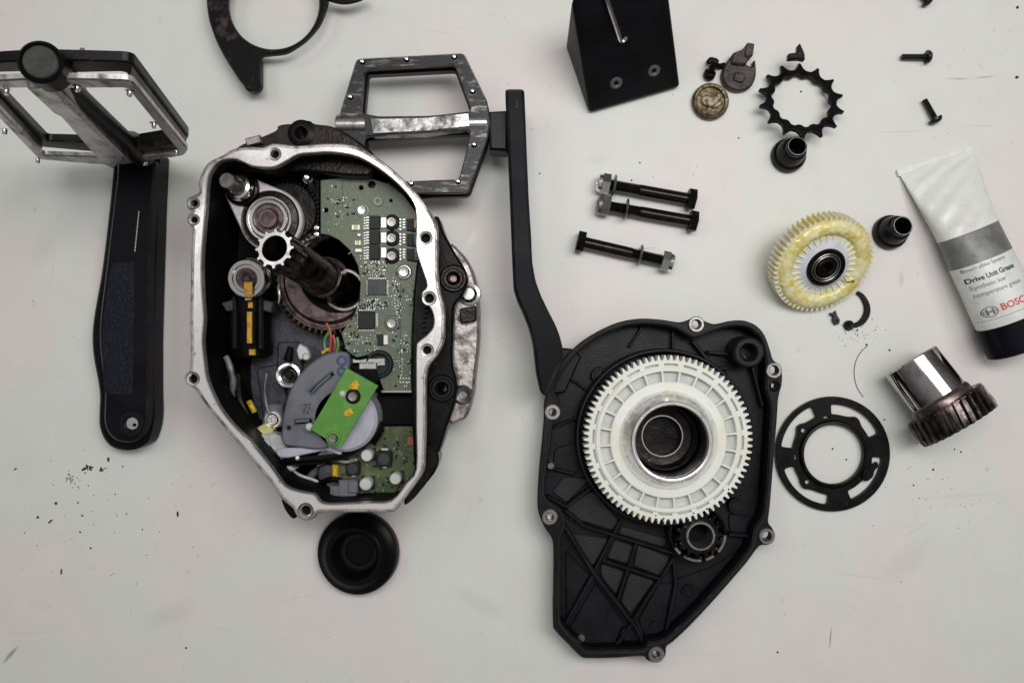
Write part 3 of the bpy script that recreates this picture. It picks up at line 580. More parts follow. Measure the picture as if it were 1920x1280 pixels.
# socket screw and small pieces on the inner casting
bm = N(); lathe(bm, [(13, -4), (13.5, 8), (17, 10), (21, 9), (22.5, 0)], at(543, 703, 96), 36, close=True); sk = emit('socket_ring', bm, M_['chrome'], mot)
bm = N(); lathe(bm, [(0, 2), (6, 2), (8, -2), (13, -3)], at(542, 703, 96), 24); emit('socket_centre', bm, M_['darkst'], sk)
bm = N(); cyl(bm, U(540, 676, 80), U(545, 650, 76), 8, 5, 16, c=1); emit('dark_peg', bm, M_['deep'], mot)
bm = N(); prism(bm, rpoly([(-10,-12),(6,-14),(12,-6),(6,8),(-8,16),(-14,4)], 4), 0, 8, (), 2, at(572, 660, 92)); prism(bm, circ(0,0,7,14), 0, 12, (), 2, at(577, 668, 92)); emit('shiny_lug', bm, M_['rim'], mot)
bm = N(); prism(bm, rpoly([(-18,-20),(18,-20),(20,20),(-10,20)], 4), 0, 8, (), 2, at(512, 778, 84)); emit('screw_pad', bm, M_['gplast'], mot)
screw(512, 786, 92, 14, mot, 'steel', 'rim')
# grey sensor cover with slots
gz = 150
gc = spl([(531,832),(528,800),(533,765),(545,728),(566,697),(592,674),(620,661),(645,660),(654,672),(652,700),(640,760),(620,830),(600,842),(560,838)], 3)
slots = [arcband(652, 780, 84, 91, R(196)+pi*0, R(224), 8), arcband(650, 780, 66, 71, R(176), R(183), 3)]
sl1 = [(579,735),(592,722),(610,707),(622,698),(625,703),(612,713),(596,727),(583,740)]
sl2 = [(552,788),(583,786),(584,793),(552,796)]
bm = N(); iprism(bm, gc, 70, gz, [sl1, sl2, circ(540,803,4,10)], 3); sc_ = emit('sensor_cover', bm, M_['gplast'], mot)
bm = N(); tube(bm, [U(584,737,gz+.5), U(598,722,gz+.5), U(620,703,gz+.5)], 2); tube(bm, [U(555,790,gz-3), U(580,788,gz-3)], 2.5); emit('cover_rib', bm, M_['gplast'], sc_)
bm = N()
for i, (x, y) in enumerate(((573,758),(580,758),(573,764),(580,765),(570,770),(577,773))): box(bm, at(x, y, gz, .4*i), 6, 1.5, 1, .2)
emit('moulded_marks', bm, M_['ink'], sc_)
bm = N(); lathe(bm, [(5, -10), (5, .8), (9, .8), (9.5, 0)], at(641, 676, gz), 20, close=True); lathe(bm, [(4, -10), (4, .8), (7.5, .8), (8, 0)], at(640, 696, gz), 20, close=True); emit('cover_eyelet', bm, M_['blue'], sc_)
bm = N(); lathe(bm, [(0, 150), (50, 150), (55, 145), (56, 60)], Matrix.Translation(Vector((U(646,786,150).x, U(646,786,150).y, 0))), 56); emit('sensor_disc', bm, M_['milkdisc'], mot)
# bright green board
gb = [(650,690),(709,723),(638,840),(582,804)]
bm = N(); iprism(bm, gb, 172, 178, (), .6); gbo = emit('green_board', bm, M_['green'], mot)
screw(662, 743, 178, 11, gbo, 'grey', 'blackst'); screw(625, 821, 178, 11, gbo, 'grey', 'green')
bm = N(); lathe(bm, [(0, 4), (4, 3), (6, 0)], at(642, 738, 178), 12); lathe(bm, [(0, 4), (5, 3), (7, 0)], at(580, 800, 172), 12); emit('solder_dot', bm, M_['milky'], gbo)
for x, y, s_ in ((666,722,1), (655,773,.9)):
    bm = N(); pts = [(rr*s_*cos(a), rr*s_*sin(a)) for a, rr in zip([i*2*pi/11 for i in range(11)], (8, 6, 9, 8, 6.5, 8, 11, 9, 7, 8, 7))]
    prism(bm, spl(pts, 3), 0, 2, (), .8, at(x, y, 178)); emit('flux_blob', bm, M_['orange'], gbo)
# leads and connector at the bottom left
bm = N(); tube(bm, [U(424,668,110), U(432,690,112), U(437,715,110), U(436,745,104), U(446,775,100), U(470,798,98), U(492,812,100)], 5.5)
tube(bm, [U(440,770,92), U(458,796,90), U(480,812,92), U(492,816,96)], 7); emit('cable', bm, M_['cable'], mot)
bm = N(); tube(bm, [U(428,700,100), U(424,740,98), U(436,790,94), U(466,824,92)], 7); tube(bm, [U(446,700,92), U(450,750,90), U(470,790,90)], 8); emit('cable', bm, M_['rubber'], mot)
bm = N(); tube(bm, [U(467,752,96), U(472,762,98), U(477,772,96)], 5); emit('yellow_sleeve', bm, M_['orange'], mot)
bm = N(); tube(bm, [U(516,870,120), U(560,862,128), U(610,858,132), U(650,848,130), U(690,822,126), U(716,800,122)], 8.5); emit('cable', bm, M_['rubber'], mot)
bm = N(); tube(bm, [U(560,868,112), U(610,864,116), U(650,858,118)], 5); emit('cable', bm, M_['deep'], mot)
bm = N(); prism(bm, W2(spl([(520,842),(560,838),(600,832),(626,832),(640,846),(636,853),(612,845),(580,850),(540,858),(522,856)], 3), 140), 132, 140, (), 2); emit('flat_lead', bm, M_['milkdisc'], mot)
bm = N(); tube(bm, [U(590,862,130), U(606,850,134), U(624,850,134), U(640,858,130)], 4); emit('cable', bm, M_['cable'], mot)
bm = N(); iprism(bm, rpoly([(480,802),(496,794),(512,806),(508,820),(484,822)], 4), 96, 116, (), 2); emit('yellow_plug', bm, M_['plugy'], mot)
bm = N(); iprism(bm, spl([(482,818),(508,812),(530,822),(538,845),(530,862),(545,874),(552,880),(545,884),(530,880),(522,872),(518,878),(514,862),(500,846),(484,836)], 3), 96, 128, (), 3)
iprism(bm, rpoly([(490,824),(504,822),(508,836),(496,840)], 3), 127, 134, (), 1.5); emit('plug_housing', bm, M_['milky'], mot)
bm = N(); tube(bm, [U(478,826,118), U(486,828,122), U(490,838,120)], 3); emit('plug_latch', bm, M_['milky'], mot)
bm = N(); lathe(bm, [(0, 5), (3, 4), (4, 0)], at(558, 858, 137), 12); emit('cable_dot', bm, M_['tin'], mot)
for m, pts in (('red', [(618,660),(620,640),(619,622),(612,606)]), ('wgreen', [(610,656),(608,642),(612,630),(622,616)]), ('red', [(626,658),(628,644),(624,628)]), ('wgreen', [(630,664),(634,648),(632,632)]), ('orange', [(604,662),(612,656),(620,654)])):
    bm = N(); tube(bm, [U(x, y, 122) for x, y in pts], 2.8); emit('wire', bm, M_[m], mot)
bm = N(); tube(bm, [U(636,868,100), U(600,878,90), U(580,900,84), U(600,920,86), U(640,925,96)], 7); emit('cable', bm, M_['gplast'], mot)
for pts in ([(588,540),(590,560),(588,575)],):
    bm = N(); tube(bm, [U(x-66, y-6, 118) for x, y in pts], lambda t: 4-2.5*t); emit('spring_clip', bm, M_['chrome'], mot)
for m, r_, pts in (('rubber', 3.4, [(640,650,118),(652,662,126),(668,672,132),(690,668,134)]), ('cable', 3, [(596,872,112),(620,862,122),(650,866,124),(664,862,118)]),
                ('deep', 5, [(600,905,104),(620,898,112),(640,900,116)]), ('milky', 2.6, [(548,882,112),(566,892,104),(590,900,98),(612,912,100)]), ('rubber', 4.5, [(700,830,118),(712,812,122),(716,790,118)]), ('cable', 2.6, [(500,700,96),(496,730,98),(500,760,98),(506,776,98)])):
    bm = N(); tube(bm, [U(*p) for p in pts], r_); emit('cable', bm, M_[m], mot)
# teeth seen through the slot at the right of the rim
bm = N()
for i in range(7): box(bm, at(800+2*sin(i), 570+i*9, 120, .2), 10, 4, 20, 1)
emit('terminal_strip', bm, M_['chipg'], mot)

# ================================================================== black gearbox cover
cov = thing('gearbox_cover', 'large black cast gearbox cover lying open side up, ribbed inside', 'cover', 1230, 920)
cz = 62
co = spl([(1020,780),(1020,760),(1022,748),(1030,725),(1042,700),(1058,673),(1085,645),(1120,622),(1160,604),(1200,597),(1240,599),(1272,604),(1288,601),(1298,597),(1308,596),(1320,601),(1336,607),(1350,606),(1372,601),(1396,601),(1418,610),(1434,628),(1444,655),(1450,674),(1462,684),(1467,700),(1466,722),(1460,745),(1457,790),(1452,850),(1448,900),(1444,950),(1441,978),(1448,989),(1454,1003),(1450,1016),(1438,1022),(1424,1024),
 (1400,1055),(1370,1090),(1330,1135),(1290,1177),(1262,1203),(1250,1212),(1248,1228),(1238,1240),(1226,1242),(1213,1237),(1204,1230),(1160,1233),(1105,1234),(1088,1230),(1064,1206),(1041,1182),(1037,1168),(1037,1110),(1038,1040),(1035,1010),(1022,990),(1010,962),(1008,935),(1011,880),(1017,820)], 3)
ch = [(1305,608,8),(1450,694,8),(1451,723,5),(1437,1004,8),(1036,772,6),(1031,968,6),(1230,1225,6)]
ci = spl([(1040,780),(1050,750),(1040,735),(1050,706),(1070,676),(1096,650),(1130,628),(1165,614),(1200,608),(1240,610),(1270,618),(1300,634),(1330,624),(1365,613),(1398,614),(1420,628),(1430,650),(1436,680),(1436,730),(1444,760),(1444,800),(1440,860),(1436,920),(1430,965),(1415,990),(1408,1020),(1390,1048),(1355,1088),(1310,1138),(1262,1184),(1240,1200),(1215,1204),(1205,1216),(1150,1218),(1108,1219),(1092,1212),(1056,1172),(1051,1150),(1051,1060),(1052,1010),(1060,985),(1052,955),(1030,940),(1022,920),(1026,870),(1034,820)], 3)
bm = N(); iprism(bm, co, 46, cz, [ci]+[circ(x, y, r, 16) for x, y, r in ch], 2.2, ce=1); emit('flange', bm, [M_['cast'], M_['cedge']], cov)
cw = ccw(W2(co, cz)); cii = ccw(W2(ci, cz))
# wall under the flange, set in from the lugs
inner_wall = off(cii, -6)
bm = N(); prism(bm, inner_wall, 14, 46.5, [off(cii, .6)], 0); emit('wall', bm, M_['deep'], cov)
bm = N(); prism(bm, off(cii, -5.5), 10, 20, [circ(*W2([(1253, 826)], 20)[0], 60, 40)], 0); emit('cover_floor', bm, M_['cast'], cov)
# raised lip along the flange
bm = N(); lo = off(cii, -2.2); prism(bm, off(cii, -5.4), cz-2, cz+3.5, [lo], 1.2); emit('sealing_lip', bm, M_['castfloor'], cov)
for x, y, r in ch:
    T = Matrix.Translation(Vector((U(x, y, cz).x, U(x, y, cz).y, 0))); bm = N()
    if (x, y) == (1451, 723): prof = [(5.2, 46), (5.2, cz), (8, cz+2), (11, cz+1), (11, cz-1)]
    else: prof = [(r+.4, 52), (r+.4, cz+3), (r+1.5, cz+4.5), (13, cz+4.5), (14.5, cz+3), (14.5, cz-1)]
    lathe(bm, prof, T, 28, close=True); emit('screw_boss', bm, M_['grey'] if (x, y) != (1451, 723) else M_['blackst'], cov)
for x, y in ((1036,772),(1031,968),(1230,1225)):
    bm = N(); lathe(bm, [(0, 50), (5.8, 50), (5.8, 44)], Matrix.Translation(Vector((U(x, y, cz).x, U(x, y, cz).y, 0))), 14); emit('screw_tip', bm, M_['steel'], cov)
def panel(pts, z0=19.5, z1=26, m='castfloor', c=1.5, r=6):
    bm = N(); prism(bm, rpoly(W2(pts, z1), r), z0, z1, (), c); return emit('pocket_floor', bm, M_[m], cov)
P = [[(1069,999),(1141,1010),(1112,1062)], [(1152,1012),(1189,1023),(1178,1057),(1138,1045)], [(1196,1019),(1256,1045),(1238,1080),(1188,1060)], [(1126,1056),(1171,1071),(1155,1115),(1128,1081)],
 [(1181,1073),(1228,1089),(1182,1150),(1164,1127)], [(1063,946),(1112,918),(1160,976),(1149,994),(1100,978),(1066,976)], [(1035,922),(1057,893),(1107,898),(1063,942)], [(1164,985),(1250,1010),(1246,1026),(1160,1000)]]
for p in P: panel(p)
for p in [[(1060,1030),(1105,1077),(1062,1160)], [(1117,1092),(1170,1166),(1152,1208),(1099,1208),(1068,1176)], [(1234,1094),(1262,1092),(1244,1187),(1211,1194),(1197,1162)], [(1268,1085),(1330,1064),(1398,1024),(1404,1020),(1380,1052),(1300,1140),(1255,1184),(1252,1160)],
          [(1366,962),(1410,968),(1406,1000),(1368,996)], [(1040,840),(1078,830),(1090,884),(1052,886),(1036,880)]]:
    panel(p, 19.5, 24, 'cast', 1.5, 6)
def rib(pts, z=52, wd=5.5):
    for k, (p, q) in enumerate(zip(pts, pts[1:])):
        a, b = U(*p, z), U(*q, z); a.z = b.z = 0; d = b-a; ang = math.atan2(d.y, d.x)
        bm = N(); prism(bm, rpoly([(-wd/2,-wd/2),(d.length+wd/2,-wd/2),(d.length+wd/2,wd/2),(-wd/2,wd/2)], 2), 19, z-.13*(k % 3)-rnd.random()*.6, (), 1.6, Matrix.Translation(a) @ Matrix.Rotation(ang, 4, 'Z')); emit('rib', bm, M_['cast'], cov)
rib([(1058,984),(1113,1073),(1188,1170)], 40, 8); rib([(1150,1002),(1115,1070)], 38); rib([(1113,1078),(1061,1168)], 34, 7); rib([(1062,958),(1096,986),(1150,1003),(1262,1037)], 40, 6)
rib([(1194,1017),(1159,1124)], 38); rib([(1132,1051),(1238,1086)], 39, 6); rib([(1263,1048),(1188,1162)], 38, 6); rib([(1030,932),(1062,950),(1112,912)], 40, 6); rib([(1163,978),(1151,1001)], 38)
rib([(1190,1170),(1206,1204)], 34, 7); rib([(1186,1170),(1156,1210)], 34, 7); rib([(1264,1052),(1268,1096),(1248,1196)], 36, 7); rib([(1370,1002),(1412,1006)], 40, 6)
rib([(1205,612),(1182,648)], 34, 5); rib([(1262,616),(1262,652)], 36, 5); rib([(1030,876),(1076,888)], 36, 6); rib([(1300,640),(1340,690)], 38, 6); rib([(1360,700),(1398,790)], 42, 7); rib([(1330,660),(1372,664)], 40, 6); rib([(1364,690),(1340,690)], 40, 6); rib([(1412,690),(1430,760)], 40, 5); rib([(1040,800),(1088,780)], 36, 5); rib([(1066,706),(1100,730)], 30, 5)
# bosses
T = at(1397, 660, 50); bm = N(); lathe(bm, [(14, -30), (14, 20), (17, 24), (24, 24), (28, 20), (29, -30)], T, 40, close=True); lathe(bm, [(0, -14), (14, -14)], T, 24); bo = emit('dowel_boss', bm, M_['cast'], cov)
bm = N(); tube(bm, [U(1391,671,52), U(1397,668,52), U(1402,664,52)], lambda t: 2.2*(1-abs(2*t-1))+.4); emit('shaped_glint', bm, M_['chrome'], bo)  # bright sliver modelled to imitate a highlight inside the boss
for x, y, r, z in ((1125,704,16,34), (1096,868,14,32), (1176,1188,12,32), (1090,1196,7,32), (1033,873,6,58), (1380,948,14,34), (1228,1172,9,28), (1290,1108,12,28)):
    bm = N(); lathe(bm, [(0, z-1), (r*.6, z-1), (r*.7, z), (r*.92, z), (r, z-2), (r, 18)], Matrix.Translation(Vector((U(x, y, z).x, U(x, y, z).y, 0))), 28); emit('casting_boss', bm, M_['cast'] if r > 7 else M_['grey'], cov)
# gear well
Tg = lambda z: Matrix.Translation(Vector((U(1253, 824, 95).x, U(1253, 824, 95).y, z)))
bm = N(); lathe(bm, [(152, 19), (152, 58), (155, 61), (158, 61), (160, 58), (160, 19)], Tg(0), 96, close=True); emit('gear_well_wall', bm, M_['cast'], cov)
bm = N()
for i in range(9):     # raised casting marks, not legible
    x, y = 1245-.6*i+rnd.uniform(-1, 1), 1107+i*8.2
    box(bm, at(x, y, 24, rnd.choice((0, .5, 1.2))), 8, 1.6, 1.2, .3); box(bm, at(x+1, y+2.5, 24, rnd.choice((.2, 1.5, .9))), 6, 1.4, 1.1, .3)
for i in range(7): box(bm, at(1100+rnd.uniform(0, 8)+(i % 2)*32, 1138+i*5, 24, rnd.choice((0, .5, 1.2))), 7, 1.4, 1, .3)
emit('casting_marks', bm, M_['cast'], cov, kind='stuff')

# ================================================================== big white gear wheel
wg = thing('white_gear_wheel', 'big white nylon gear wheel with polished steel hub seated in the black cover', 'gear', 1253, 824)
G = Tg(0)
bm = N(); gp = gearpts(82, 140, 148.5, .66, .26)
prism(bm, gp, 66, 95, [circ(0, 0, 127, 96)]+[arcband(0, 0, 130, 133.2, 2*pi*(i+.85)/24-.09, 2*pi*(i+.85)/24+.09, 4) for i in range(24)], 1, G); ring = emit('tooth_ring', bm, M_['nylon'], wg, smooth=25)
bm = N(); lathe(bm, [(128, 78), (128, 97), (126.5, 98.2), (121.5, 98.2), (120, 97), (120, 80)], G, 96, close=True); emit('rim_ring', bm, M_['nylon'], wg)
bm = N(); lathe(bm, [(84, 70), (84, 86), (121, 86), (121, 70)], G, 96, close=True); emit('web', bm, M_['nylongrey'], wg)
bm = N(); lathe(bm, [(84, 84), (84, 99), (101, 98.5), (102.5, 97), (102.5, 84)], G, 96, close=True); emit('inner_ring', bm, M_['nylon'], wg)
bm = N(); box(bm, Matrix.Identity(4), 20, 3.6, 12, .8); me = proto(bm, M_['nylon'], name='web_rib')
for i in range(24): place('web_rib', me, wg, G @ Matrix.Rotation(2*pi*(i+.35)/24, 4, 'Z') @ Matrix.Translation((111, 0, 85.5)))
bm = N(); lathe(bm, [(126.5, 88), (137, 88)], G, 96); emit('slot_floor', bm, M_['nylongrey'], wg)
bm = N(); lathe(bm, [(62, 118), (62, 126), (63.5, 129), (65, 129.5), (65.6, 128.2), (66.2, 128.2), (66.8, 130), (68.5, 130), (70, 129), (71.5, 126), (76, 119), (80.5, 111), (84, 104), (86, 100), (86.5, 90), (86, 80)], G, 96, close=False)
hub = emit('steel_hub', bm, M_['hubsteel'], wg)
bm = N(); lathe(bm, [(62, 28), (62, 118.2)], G, 96); emit('bore_wall', bm, M_['darkst'], wg)
bm = N(); lathe(bm, [(61.8, 18), (61.8, 60), (58, 64), (56, 64), (54, 60), (52, 40), (38, 38), (35.5, 38), (35, 36), (35, 12)], G, 72); emit('hub_bearing', bm, M_['darkst'], wg)
bm = N(); lathe(bm, [(35.6, 38), (36, 39.6), (38, 39.6), (38.6, 38)], G, 64, close=True); emit('bearing_ring', bm, M_['steel'], wg)
bm = N(); lathe(bm, [(0, 12), (60, 12)], G, 48); emit('bore_floor', bm, M_['darkst'], wg)

bm = N(); rg = random.Random(5)
for _ in range(70):
    a = rg.uniform(-R(100), -R(28)); r_ = rg.uniform(134, 149)
    g_ = bmesh.ops.create_icosphere(bm, subdivisions=1, radius=rg.uniform(.8, 2.2), matrix=G @ Matrix.Translation((r_*cos(a), r_*sin(a), rg.uniform(86, 95.5))) @ Matrix.Rotation(rg.uniform(0, 3), 4, 'Z') @ Matrix.Diagonal((rg.uniform(1, 2.2), 1, .5, 1)))
emit('old_grease', bm, M_['oldgrease'], wg, kind='stuff')

# ================================================================== small pinion in the cover
sp_ = thing('pinion_gear', 'small greasy steel pinion meshing below the big white gear', 'gear', 1312, 1005)
T = Matrix.Translation(Vector((U(1313, 1004, 78).x, U(1313, 1004, 78).y, 0)))
bm = N(); prism(bm, gearpts(15, 35, 43, .6, .26), 40, 72, [circ(0, 0, 26, 30)], 2, T); emit('toothed_ring', bm, M_['blackst'], sp_)
bm = N(); lathe(bm, [(20.5, 30), (20.5, 78), (22, 82), (25, 82), (27, 79), (27, 40)], T, 48, close=True); emit('sleeve', bm, M_['grey'], sp_)
bm = N(); lathe(bm, [(0, 36), (20.6, 36), (20.6, 78)], T, 30); emit('bore', bm, M_['deep'], sp_)
bm = N(); lathe(bm, [(45, 20), (45, 58), (48, 62), (52, 60), (53, 20)], T, 48, close=True); emit('bearing_cup', bm, M_['darkst'], sp_)
bm = N()
for _ in range(60):
    a = rg.uniform(0, 2*pi); r_ = rg.uniform(28, 50)
    bmesh.ops.create_icosphere(bm, subdivisions=1, radius=rg.uniform(1, 3), matrix=T @ Matrix.Translation((r_*cos(a), r_*sin(a), 71 if r_ < 42 else 56)) @ Matrix.Rotation(rg.uniform(0, 3), 4, 'Z') @ Matrix.Diagonal((rg.uniform(1, 2), 1, .6, 1)))
emit('old_grease', bm, M_['oldgrease'], sp_, kind='stuff')
for a0, a1 in ((-.75, -.05), (-2.15, -1.45), (-2.6, -2.3), (-1.3, -.95)):
    bm = N(); prism(bm, arcband(0, 0, 45, 51, a0, a1, 8), 58, 65, (), 1.2, T); emit('cup_lip', bm, M_['grey'], sp_)

# ================================================================== chainring carrier disc
ds = thing('spider_disc', 'flat black steel ring disc with four curved slots beside the cover', 'disc', 1562, 852)
T = at(1562, 851, 10) ; cx, cy = 0, 0
def kid(a0, a1, r0=74, r1=95, n=10, bite=None):
    o = []
    for i in range(n+1): a = a0+(a1-a0)*i/n; o.append((r1*cos(a), r1*sin(a)))
    for i in range(n+1):
        a = a1+(a0-a1)*i/n; rr = r0+(9*math.exp(-((a-bite)/.13)**2) if bite is not None else 0); o.append((rr*cos(a), rr*sin(a)))
    return rpoly(o, 8, 3)
hl = [kid(R(114), R(172), 75, 97, bite=R(141)), kid(R(24), R(92), 74, 93, bite=R(56)), kid(R(197), R(264), 76, 95, bite=R(228)), kid(R(-68), R(-4), 74, 92, bite=R(-26))]
hl += [[(p[0]*cos(a)-p[1]*sin(a), p[0]*sin(a)+p[1]*cos(a)) for p in [(67.5,-6),(71.5,-4.5),(71.5,4.5),(67.5,6)]] for a in (R(100), R(185))]
hl += [circ(70*cos(a), 70*sin(a), 4.6, 12) for a in (R(141), R(228))]
bm = N(); prism(bm, circ(0, 0, 107, 96), -9, 0, [circ(0, 0, 58, 72)]+hl, 1.4, T, 0, False, 1); emit('slotted_plate', bm, [M_['blackst'], M_['cedge']], ds)
bm = N(); lathe(bm, [(55.5, 0), (55.5, 4), (57, 6), (61, 5), (64, 0), (64, -2), (55.5, -6)], T, 80, close=True); emit('inner_lip', bm, M_['blackst'], ds)
bm = N(); prism(bm, spl([(58,-26),(76,-17),(80,-14),(83,-22),(76,-30),(72,-42),(60,-50),(52,-42)], 3), -4, 5, (), 1.5, T); emit('tab', bm, M_['blackst'], ds)

# ================================================================== steel sleeve with helical gear
sg = thing('geared_sleeve', 'polished steel sleeve with a toothed gear on its lower end, lying on its side', 'gear', 1760, 745)
p0, p1 = U(1706, 676, 47), U(1790, 785, 79); d = (p1-p0).normalized(); T = axis(p0, d)
Lc = (U(1762, 749, 69)-p0).length
bm = N(); lathe(bm, [(40, 30), (40, 2), (42, 0), (48.5, 0), (50.5, 2), (50.5, Lc)], T, 72); emit('sleeve', bm, M_['mirror'], sg)
bm = N(); lathe(bm, [(50.6, Lc-6), (53, Lc-4), (55, Lc+2), (55, Lc+10), (66, Lc+12), (66, Lc+14)], T, 60); emit('shoulder', bm, M_['brownst'], sg)
bm = N()
rr = gearpts(30, 63, 71.5, .62, .30); n = len(rr); lay = []
for k in range(7):
    a = .13*k/6; z = Lc+10+46*k/6; sc_k = 1 if 0 < k < 6 else .975
    lay.append([bm.verts.new(T @ Vector((sc_k*(x*cos(a)-y*sin(a)), sc_k*(x*sin(a)+y*cos(a)), z))) for x, y in rr])
for a, b in zip(lay, lay[1:]):
    for i in range(n): bm.faces.new((a[i-1], a[i], b[i], b[i-1]))
for L_ in (lay[0], lay[-1]): bm.faces.new(L_)
emit('toothed_wheel', bm, M_['gearbrown'], sg, smooth=25)

# ================================================================== yellow greased nylon gear
yg = thing('greased_nylon_gear', 'white nylon gear smeared with yellow grease, black bearing in its middle, leaning', 'gear', 1545, 492)
T = axis(U(1547, 500, 66), (.14, -.50, .86))
yellow = M_['ygear']
bm = N(); prism(bm, gearpts(58, 86, 93, .64, .26), -34, -4, [circ(0, 0, 40, 40)], 0, T)
emit('toothed_body', bm, yellow, yg, smooth=25)
from mathutils import noise as mn
bm = N(); gp_ = [(57, -8), (59, -3), (61, 0), (64, 2), (67, 3), (70, 3.4), (73, 3.4), (76, 3), (79, 2), (82, 0), (84.5, -2), (86.5, -6)]; ly = []
for k, (r, z) in enumerate(gp_):
    ly.append([])
    for j in range(180):
        a = 2*pi*j/180; p = Vector((r*cos(a), r*sin(a), 0)); e_ = min(k, len(gp_)-1-k)/3; e_ = min(1, e_)
        h_ = mn.noise(p/9)*1.5+mn.noise(p/4+Vector((5, 5, 5)))*.6; rr_ = r+mn.noise(p/7+Vector((9, 0, 0)))*3
        ly[-1].append(bm.verts.new(T @ Vector((rr_*cos(a), rr_*sin(a), z+h_*e_-.4))))
for a, b in zip(ly, ly[1:]):
    for j in range(180): bm.faces.new((a[j-1], a[j], b[j], b[j-1]))
emit('grease_band', bm, M_['ygrease'], yg, smooth=80)
bm = N(); lathe(bm, [(34, -6), (36, 2), (42, 0), (50, -4), (63, -7)], T, 72); emit('web', bm, M_['weblav'], yg)
bm = N(); prism(bm, [(-11,-1),(9,-.8),(9,.8),(-11,1)], 0, 6, (), .5); me = proto(bm, M_['nylon'], name='web_fin')
for i in range(30): place('web_fin', me, yg, T @ Matrix.Rotation(2*pi*i/30, 4, 'Z') @ Matrix.Translation((50, 0, -7)))
bm = N(); lathe(bm, [(30, -4), (30, 5), (32, 7), (34.5, 7), (36, 4), (36, -4)], T, 56, close=True); be = emit('bearing_ring', bm, M_['blackst'], yg)
bm = N(); lathe(bm, [(25.5, 5.2), (26.5, 6), (27.5, 5.2)], T, 56); lathe(bm, [(20.5, 5), (22, 5.8), (23, 5)], T, 56); emit('seal_ridge', bm, M_['grey'], be)
bm = N(); lathe(bm, [(19, 3), (20, 4.5), (29, 4.5), (30, 3)], T, 56); emit('bearing_seal', bm, M_['black'], be)
bm = N(); lathe(bm, [(11, -10), (11, 6), (12.5, 8), (16, 8), (18.5, 5), (19.5, 3)], T, 48); lathe(bm, [(0, -8), (11, -8)], T, 20); emit('bearing_sleeve', bm, M_['darkst'], be)
bm = N(); tube(bm, [T @ Vector(p) for p in ((38, -22, 4), (48, -32, 3), (60, -30, 4), (58, -34, 3.5))], .8); emit('stray_hair', bm, M_['ink'], yg)

# ================================================================== sprocket with chip
sr = thing('sprocket_ring', 'thin black fourteen tooth sprocket ring leaning on a black nut', 'sprocket', 1505, 190)
T = axis(U(1502, 190, 26), (.03, .30, 1))
K = .975
ns = []
for i in range(56):
    a = 2*pi*i/56; r = 52.5 if (i % 4) in (0, 1) else 56.5; ns.append((K*r*cos(a), K*r*sin(a)))
tp = []
for i in range(14):
    for f, r in ((-.40, 67), (-.24, 70), (-.13, 75), (-.06, 81), (.05, 82), (.11, 76), (.20, 71), (.34, 67)):
        a = 2*pi*(i+f)/14+.16; tp.append((K*r*cos(a), K*r*sin(a)))
bm = N(); prism(bm, tp, -3.5, 3.5, [ns], 1.2, T, 0, False, 1); emit('toothed_ring', bm, [M_['blackst'], M_['cedge']], sr, smooth=25)
bm = N(); lathe(bm, [(59*K, 3), (60*K, 4.6), (63.5*K, 4.6), (64.5*K, 3)], T, 64, close=True); emit('raised_step', bm, M_['blackst'], sr)
sh = thing('metal_shard', 'small dark pointed metal shard on the top tooth of the sprocket ring', 'shard', 1492, 100)
bm = N(); prism(bm, rpoly([(-22,-13),(-3,-14),(8,-18),(9,-6),(3,14),(-2,10),(-4,-2),(-20,-2)], 2, 2), 0, 12, (), 2, at(1495, 100, 40, .12)); emit('body', bm, M_['blackst'], sh)

def cone_nut(x, y, tilt, label):
    t = thing('flanged_nut', label, 'nut', x, y, 'black flanged sleeve nuts')
    T = axis(U(x, y, 0), tilt)
    bm = N(); lathe(bm, [(14.5, 8), (14.5, 52), (15.5, 53.5), (17, 53.5), (18.5, 52), (19, 42), (22, 40), (25, 32), (27, 18), (30.5, 15), (32, 10), (32, 2), (30, 0), (0, 0)], T, 48); emit('body', bm, M_['rubberst'], t)
    bm = N(); lathe(bm, [(15.6, 53.4), (16, 54.1), (16.7, 54.1), (17.2, 53.2)], T, 40, close=True); emit('bright_edge', bm, M_['grey'], t)
    bm = N(); lathe(bm, [(0, 9), (14.4, 9)], T, 24); emit('bore', bm, M_['deep'], t)
cone_nut(1476, 294, (.0, .13, 1), 'black flanged sleeve nut just below the thin sprocket ring')
cone_nut(1666, 437, (.02, .11, 1), 'black flanged sleeve nut between the greased gear and the grease tube')

# ================================================================== lockring nut, bottom
ln = thing('rubber_cup', 'round black cup with a stepped hollow peeking out below the motor housing', 'cup', 675, 1030)
T = axis(U(677, 1031, 2), (-.10, .02, 1))
bm = N(); lathe(bm, [(0, 6), (34, 6), (37, 14), (40, 34), (42, 44), (45, 47), (51, 47.5), (55, 45), (58, 40), (66, 34), (73, 30), (75.5, 25), (75.8, 8), (73, 0), (0, 0)], T, 80); emit('body', bm, M_['rubber'], ln)
bm = N(); lathe(bm, [(26, 6.2), (27, 12), (33, 13), (36, 12), (37, 6.5)], T, 48); emit('inner_step', bm, M_['black'], ln)
bm = N()
for i in range(26):
    a = R(200+i*4.5); box(bm, T @ Matrix.Translation((67*cos(a), 67*sin(a), 33.4)) @ Matrix.Rotation(a+pi/2, 4, 'Z'), 1.6, 3.4, .7, .1)
emit('faint_marks', bm, M_['black'], ln, kind='stuff')

